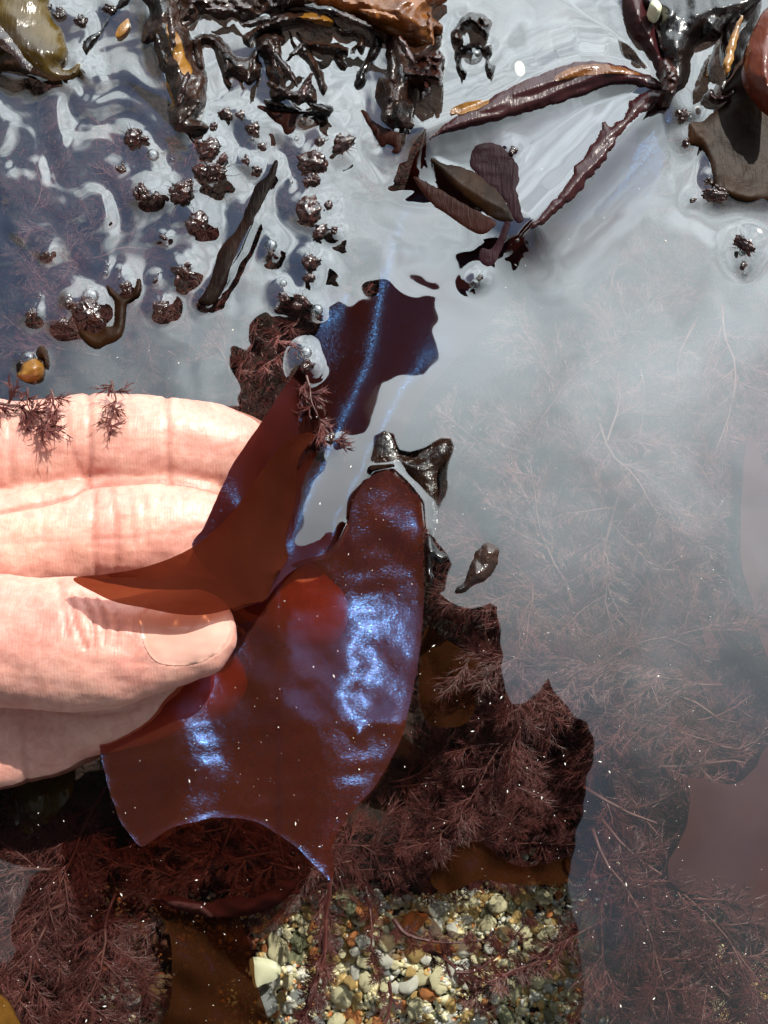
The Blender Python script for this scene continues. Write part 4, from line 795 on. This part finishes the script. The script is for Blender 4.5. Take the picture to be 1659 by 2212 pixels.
for u, v, d, s in [(840, 1690, 20, 1.0), (850, 1700, 5, 1.2), (870, 1680, -5, 1.2), (1000, 1620, 10, 1.0), (1100, 1600, 80, .7), (900, 1750, -20, 1.1), (980, 1780, 10, 1.0), (1060, 1740, 20, .9), (1120, 1700, 10, .8), (900, 1800, 10, .8),
                   (920, 1330, 20, .7), (940, 1320, 50, .6), (920, 1420, -60, .7), (1180, 1600, 85, .6), (1000, 1820, 20, .6), (860, 1840, 10, .7), (1120, 1780, 15, .9), (1060, 1560, 60, .8), (960, 1600, 60, .9), (1040, 1660, -5, 1.0), (1190, 1700, 110, .7), (1150, 1850, -10, .6),
                   (820, 1800, 200, .9), (760, 1860, 200, .8)]:
    place_weed(u, v, rnd.uniform(-38, -24), d + rnd.uniform(-8, 8), s * .66, L2, G2)
L4, G4 = 'bushy red brown seaweed in deep shade below the hand', 'bushy seaweeds below the hand'
for u, v, d, s in [(230, 1700, -110, 1.0), (210, 1760, -120, 1.0), (190, 1850, -130, 1.0), (150, 1950, -150, 1.0), (100, 2000, -100, 1.0), (200, 2000, -60, .9), (180, 2080, -70, .9), (60, 2060, -60, 1.0), (120, 1880, 200, .9), (240, 1840, 30, .7), (420, 1800, 20, .8), (500, 1790, 160, .7), (560, 1800, -20, .8), (600, 1840, -160, .8), (400, 1870, 20, .9),
                   (300, 1880, 180, .9), (640, 1880, 170, .7), (170, 1650, -100, .8), (80, 2140, -40, .9), (250, 1930, -80, .8), (40, 1960, -30, .9), (480, 1840, 60, .7)]:
    place_weed(u, v, rnd.uniform(-32, -20), d + rnd.uniform(-10, 10), s, L4, G4)
L5, G5 = 'pale pinkish feathery seaweed blurred under the cloudy water above the fingers', 'feathery seaweeds under the cloudy water'
for u, v, d, s in [(180, 560, 30, .8), (120, 620, 60, .8), (60, 700, 20, .9), (220, 770, 170, 1.0), (160, 780, 100, .8), (330, 780, 120, .8), (460, 700, 100, .7), (60, 480, 80, .9), (260, 480, 110, .8), (330, 690, -100, .7), (380, 770, 160, .9), (20, 780, 30, .8), (500, 820, 120, .8), (560, 780, -110, .7), (600, 740, -100, .8)]:
    place_weed(u, v, rnd.uniform(-16, -9), d, s * .85, L5, G5)
# coarse tufts lying over the fingers and hanging down the dark patch
CW = [weed(300 + i, 0.016, 6, 0.8, 0.0036, 0.00020, 2, 5) for i in range(3)]
for a, b in CW: a.materials.append(M['stem']); b.materials.append(M['feather'])
GW = [weed(320 + i, 0.034, 11, 1.0, 0.0026, 0.00013, 4, 8, 0.0009, 0.55) for i in range(4)]
for a, b in GW: a.materials.append(M['feather']); b.materials.append(M['feather'])
WEEDS += CW + GW
for i, (u, v, z, d, s, lab) in enumerate([(-20, 868, 9.2, -5, .9, 'spiky tuft of grey brown weed draped over the fingers, farthest from the large blade'), (110, 842, 9.2, -60, .6, 'spiky tuft of weed hanging over the middle of the first finger'), (60, 838, 9.2, -100, .6, 'spiky tuft of weed over the first finger below the amber pod'),
        (240, 822, 9.2, -70, .55, 'short spiky tuft at the upper edge of the first finger, nearest the dark clear patch')]):
    place_weed(u, v, z, d, s, lab, 'spiky tufts over the fingers', 7 + i % 3)
for i, (u, v, z, d, s, lab) in enumerate([(655, 655, -1, -100, .75, 'brown bristly sprig hanging from the crown at the top of the dark clear patch'), (650, 730, -1, -112, .6, 'brown bristly sprig left of the pale looped bubble'), (662, 812, 0.6, -88, .85, 'long needled brown sprig lying on the red blade above the turned over lobe'),
        (556, 690, -6, -95, .7, 'dim bristly sprig at the left side of the dark clear patch')]):
    place_weed(u, v, z, d, s, lab, 'bristly sprigs in the dark clear patch', 7 + i % 3)

L3, G3 = 'feathery brown red seaweed branch lying across the bright gravel', 'feathery seaweeds over the gravel'
for u, v, d, s in [(712, 1905, -97, .85), (705, 1990, -92, .85), (690, 2085, -110, .7), (850, 1985, -45, .62), (915, 2050, -30, .62), (985, 2100, 5, .55), (1250, 1985, -132, .75), (1185, 2050, -140, .55), (790, 1915, -75, .5), (1300, 1960, -88, .9), (650, 1925, -160, .5), (840, 2120, -95, .5)]:
    place_weed(u, v, rnd.uniform(-30, -22), d, s, L3, G3, 10 + rnd.randrange(4))

# ------------------------------------------------------------------ shell gravel
def bed(u, v):
    x, y, _ = at(u, v, -45); U_, V_ = uv_of(np.array([x, y, -0.04])); return -46 + 5 * wob(U_, V_, 500, 31) + 2.2 * wob(U_, V_, 120, 32) + 0.8 * wob(U_, V_, 40, 33)
def stone_mesh(seed, sub=3, kind='stone'):
    bm = bmesh.new(); bmesh.ops.create_icosphere(bm, subdivisions=sub, radius=1); r = random.Random(seed); o3 = Vector((seed * 3.1, seed * 1.7, 5))
    sx, sy, sz = r.uniform(.75, 1.1), r.uniform(.5, .85), r.uniform(.22, .45)
    for v in bm.verts:
        q = v.co * (1 + .42 * noise.noise(v.co * 1.2 + o3) + .14 * noise.noise(v.co * 3 + o3))
        z = q.z * sz
        if kind == 'shell': z = z * .5 + .35 * (1 - min(1, q.x ** 2 + q.y ** 2)) - (0.5 if v.co.z < 0 else 0) * max(0, .6 - q.x ** 2 - q.y ** 2)
        v.co = Vector((q.x * sx, q.y * sy, z))
    me = bpy.data.meshes.new('pebble'); bm.to_mesh(me); bm.free(); me.polygons.foreach_set('use_smooth', [True] * len(me.polygons)); return me
def snail_mesh():
    P = []; rad = []
    for i in range(46):
        t = i / 45; a = t * 6.28 * 2.6; rr = .62 * (1 - t) ** 1.1
        P.append((math.cos(a) * rr, math.sin(a) * rr, .2 + t * .75)); rad.append(.46 * (1 - t) ** 1.05 + .02)
    return mesh_of('snail_shell', *tube_mesh('s', P, rad, 12))
STONES = {k: [] for k in PEB}
for i, k in enumerate(PEB):
    for j in range(5):
        m_ = stone_mesh(i * 10 + j, 3, 'shell' if k == 'white' and j > 2 else 'stone'); m_.materials.append(PEB[k]); STONES[k].append(m_)
COL = {'cream': 'cream coloured', 'white': 'white', 'ochre': 'ochre yellow', 'orange': 'orange', 'grey': 'blue grey', 'green': 'green grey'}
POLY = np.array([(540, 1975), (640, 1935), (760, 1925), (860, 1935), (960, 1930), (1060, 1912), (1200, 1905), (1262, 1900), (1290, 2000), (1310, 2260), (560, 2260), (550, 2100)], float)
POLYR = np.array([(1262, 1900), (1380, 1880), (1440, 1960), (1560, 2040), (1680, 2110), (1680, 2260), (1300, 2260)], float)
POLYL = np.array([(225, 2050), (300, 1990), (370, 1990), (372, 2100), (360, 2260), (230, 2260)], float)
def scatter(poly, n, lo, hi, gap, rs):
    out = []; a, b = poly.min(0), poly.max(0); tries = 0
    while len(out) < n and tries < 40000:
        tries += 1; u, v = rs.uniform(a[0], b[0]), rs.uniform(a[1], b[1])
        if not inside(poly, np.array([u]), np.array([v]))[0]: continue
        s = lo + (hi - lo) * rs.random() ** 1.7
        if any((u - p) ** 2 + (v - q) ** 2 < ((s + t) * gap) ** 2 for p, q, t in out): continue
        out.append((u, v, s))
    return out
def put_stone(u, v, s, k, where):
    o = bpy.data.objects.new('pebble', rnd.choice(STONES[k])); C.objects.link(o); o.location = at(u, v, bed(u, v) + 0.9 + s * .012)
    o.rotation_euler = (rnd.uniform(-.35, .35), rnd.uniform(-.35, .35), rnd.uniform(0, 6.28)); z_ = s * 0.115e-3; o.scale = (z_, z_, z_)
    tag(o, f'{COL[k]} pebble lying {where}', 'pebble', f'{COL[k]} pebbles {where}')
def pick(): return rnd.choices(list(PEB), (34, 28, 17, 9, 7, 6))[0]
for u, v, s in scatter(POLY, 240, 10, 30, .62, rnd): put_stone(u, v, s, pick(), 'in the sunlit patch of gravel')
for u, v, s in scatter(POLYR, 55, 8, 22, .9, rnd): put_stone(u, v, s, pick(), 'under the milky water near the mauve blade')
for u, v, s in scatter(POLYL, 26, 9, 24, .9, rnd): put_stone(u, v, s, pick(), 'in the dark gravel left of the tan blade')
for u, v, s, k in [(1085, 1800, 16, 'cream'), (1100, 1830, 12, 'cream'), (1130, 1850, 14, 'white'), (1140, 1812, 12, 'grey'), (1075, 1785, 18, 'green'), (1110, 1775, 10, 'cream'), (1150, 1840, 10, 'cream'), (1120, 1805, 16, 'green')]: put_stone(u, v, s, k, 'in the round gap of the weeds')
sn = snail_mesh(); sn.materials.append(PEB['white']); sn.polygons.foreach_set('use_smooth', [True] * len(sn.polygons))
for u, v, s, rz, lab in [(1056, 2045, 22, .4, 'coiled cream snail shell in the middle of the sunlit gravel'), (1000, 2105, 24, 2.0, 'coiled white snail shell above the weed branch'), (345, 1780 + 340, 20, 1.0, 'coiled white snail shell in the dark gravel')]:
    o = bpy.data.objects.new('snail_shell', sn); C.objects.link(o); o.location = at(u, v, bed(u, v) + 2); o.rotation_euler = (.5, .3, rz); o.scale = (s * .08e-3,) * 3; tag(o, lab, 'shell')
frond('shell_plate', 'flat fan shaped tan shell fragment beside the tan blade', [(540, 2072), (570, 2070), (598, 2080), (607, 2098), (594, 2116), (566, 2128), (552, 2134), (544, 2110)], lambda u, v, d: -38 + 1.0 * (1 - np.exp(-d / 12)), 'pale', 6, 1, .3, cat='shell')
def gravel(name, poly, n, lo, hi, cols, label):
    groups = {}
    r = np.random.RandomState(len(name) + n); a, b = poly.min(0), poly.max(0)
    base = {k: stone_mesh(70 + i, 1) for i, k in enumerate(cols)}
    mats = list(cols); vs, fs, mi = [], [], []; off = 0
    geo = {k: (np.array([v.co[:] for v in base[k].vertices]), [tuple(p.vertices) for p in base[k].polygons]) for k in cols}
    U_, V_ = r.uniform(a[0], b[0], n), r.uniform(a[1], b[1], n); ok = inside(poly, U_, V_); U_, V_ = U_[ok], V_[ok]
    x = at(U_, V_, -45.0); u2, v2 = uv_of(np.stack([x[:, 0], x[:, 1], x[:, 0] * 0 - .04], -1)); Z = -46 + 5 * wob(u2, v2, 500, 31) + 2.2 * wob(u2, v2, 120, 32) + 0.8 * wob(u2, v2, 40, 33)
    P = at(U_, V_, Z + .2)
    for p in P:
        k = rnd.choices(mats, cols.values())[0]; g_v, g_f = geo[k]; s = (lo + (hi - lo) * r.rand() ** 2) * 0.115e-3; w = r.rand() * 6.28; t = r.uniform(-.6, .6)
        cz, sz_, ct, st = math.cos(w), math.sin(w), math.cos(t), math.sin(t)
        q = g_v @ np.array([[cz, sz_, 0], [-sz_, cz, 0], [0, 0, 1]]) @ np.array([[1, 0, 0], [0, ct, st], [0, -st, ct]]) * s + p
        vs.append(q); fs += [tuple(i + off for i in f) for f in g_f]; mi += [mats.index(k)] * len(g_f); off += len(q)
    me = mesh_of(name, np.concatenate(vs), fs); o = link(name, me)
    for k in mats: me.materials.append(PEB[k])
    me.polygons.foreach_set('material_index', mi)
    return tag(o, label, 'gravel', kind='stuff')
GC = dict(cream=38, white=28, ochre=18, orange=8, grey=5, green=5)
gravel('gravel', POLY, 6500, 4, 14, GC, 'bright shell gravel on the pool floor')
gravel('gravel', np.array([(150, 1900), (540, 1930), (550, 2260), (100, 2300)], float), 1800, 3, 8, dict(green=40, grey=20, cream=6, ochre=6), 'darker loose gravel left of the tan blade')
gravel('gravel', np.array([(1262, 1840), (1700, 1900), (1700, 2300), (1312, 2300)], float), 2500, 3, 8, dict(green=40, grey=20, cream=8, ochre=6), 'darker loose gravel under the milky water')
# weedy carpet of the floor, and specks of grit adrift in the water
def carpet():
    r = random.Random(5); vs, fs = [], []
    for i in range(26000):
        u, v = r.uniform(-60, 1720), r.uniform(300, 2260)
        if inside(POLY, np.array([u]), np.array([v]))[0] or (v > 1985 and 225 < u < 372): continue
        p = Vector(at(u, v, -45)); a = r.uniform(0, 6.28)
        needle(vs, fs, Vector((p.x, p.y, -0.047 + r.uniform(0, .006))), Vector((math.cos(a), math.sin(a), r.uniform(.1, .9))), r.uniform(.002, .006), .0002)
    return tag(link('weed_carpet', mesh_of('weed_carpet', vs, fs), M['feather'], None, False), 'matted low red weed covering the pool floor', 'seaweed', kind='stuff')
carpet()
def specks():
    r = random.Random(9); vs, fs = [], []
    for i in range(1150):
        u, v = r.uniform(0, 1659), 250 + 1962 * r.random() ** .75
        if v < 700 and u < 900: continue
        z = float(main_z(np.array([u]), np.array([v]))[0]) + .35 if inside(np.array(MAIN), np.array([u]), np.array([v]))[0] else .12
        if wob(np.array([u]), np.array([v]), 130, 77)[0] + r.uniform(-.8, .8) < -.15: continue
        if u < 500 and 840 < v < 1700 and z < 1: continue
        p = at(u, v, z); s = r.choice((.4, .45, .5, .6, .7, .9, 1.5)) * 0.085e-3; k = len(vs); st = r.choice((1, 1.2, 1.6, 2.6, 3.2)); a = r.uniform(0, 3.14); ca, sa = math.cos(a), math.sin(a)
        for dx, dy, dz in ((st, 0, 0), (0, 1, 0), (-st, 0, 0), (0, -1, 0), (0, 0, .7), (0, 0, -.7)): vs.append(p + np.array([dx * ca - dy * sa, dx * sa + dy * ca, dz]) * s)
        for a_, b_, c_ in ((0, 1, 4), (1, 2, 4), (2, 3, 4), (3, 0, 4), (1, 0, 5), (2, 1, 5), (3, 2, 5), (0, 3, 5)): fs.append((k + a_, k + b_, k + c_))
    return tag(link('grit', mesh_of('grit', vs, fs), M['speck'], None, False), 'tiny pale specks of grit and air on the water and blade', 'grit', kind='stuff')
specks()
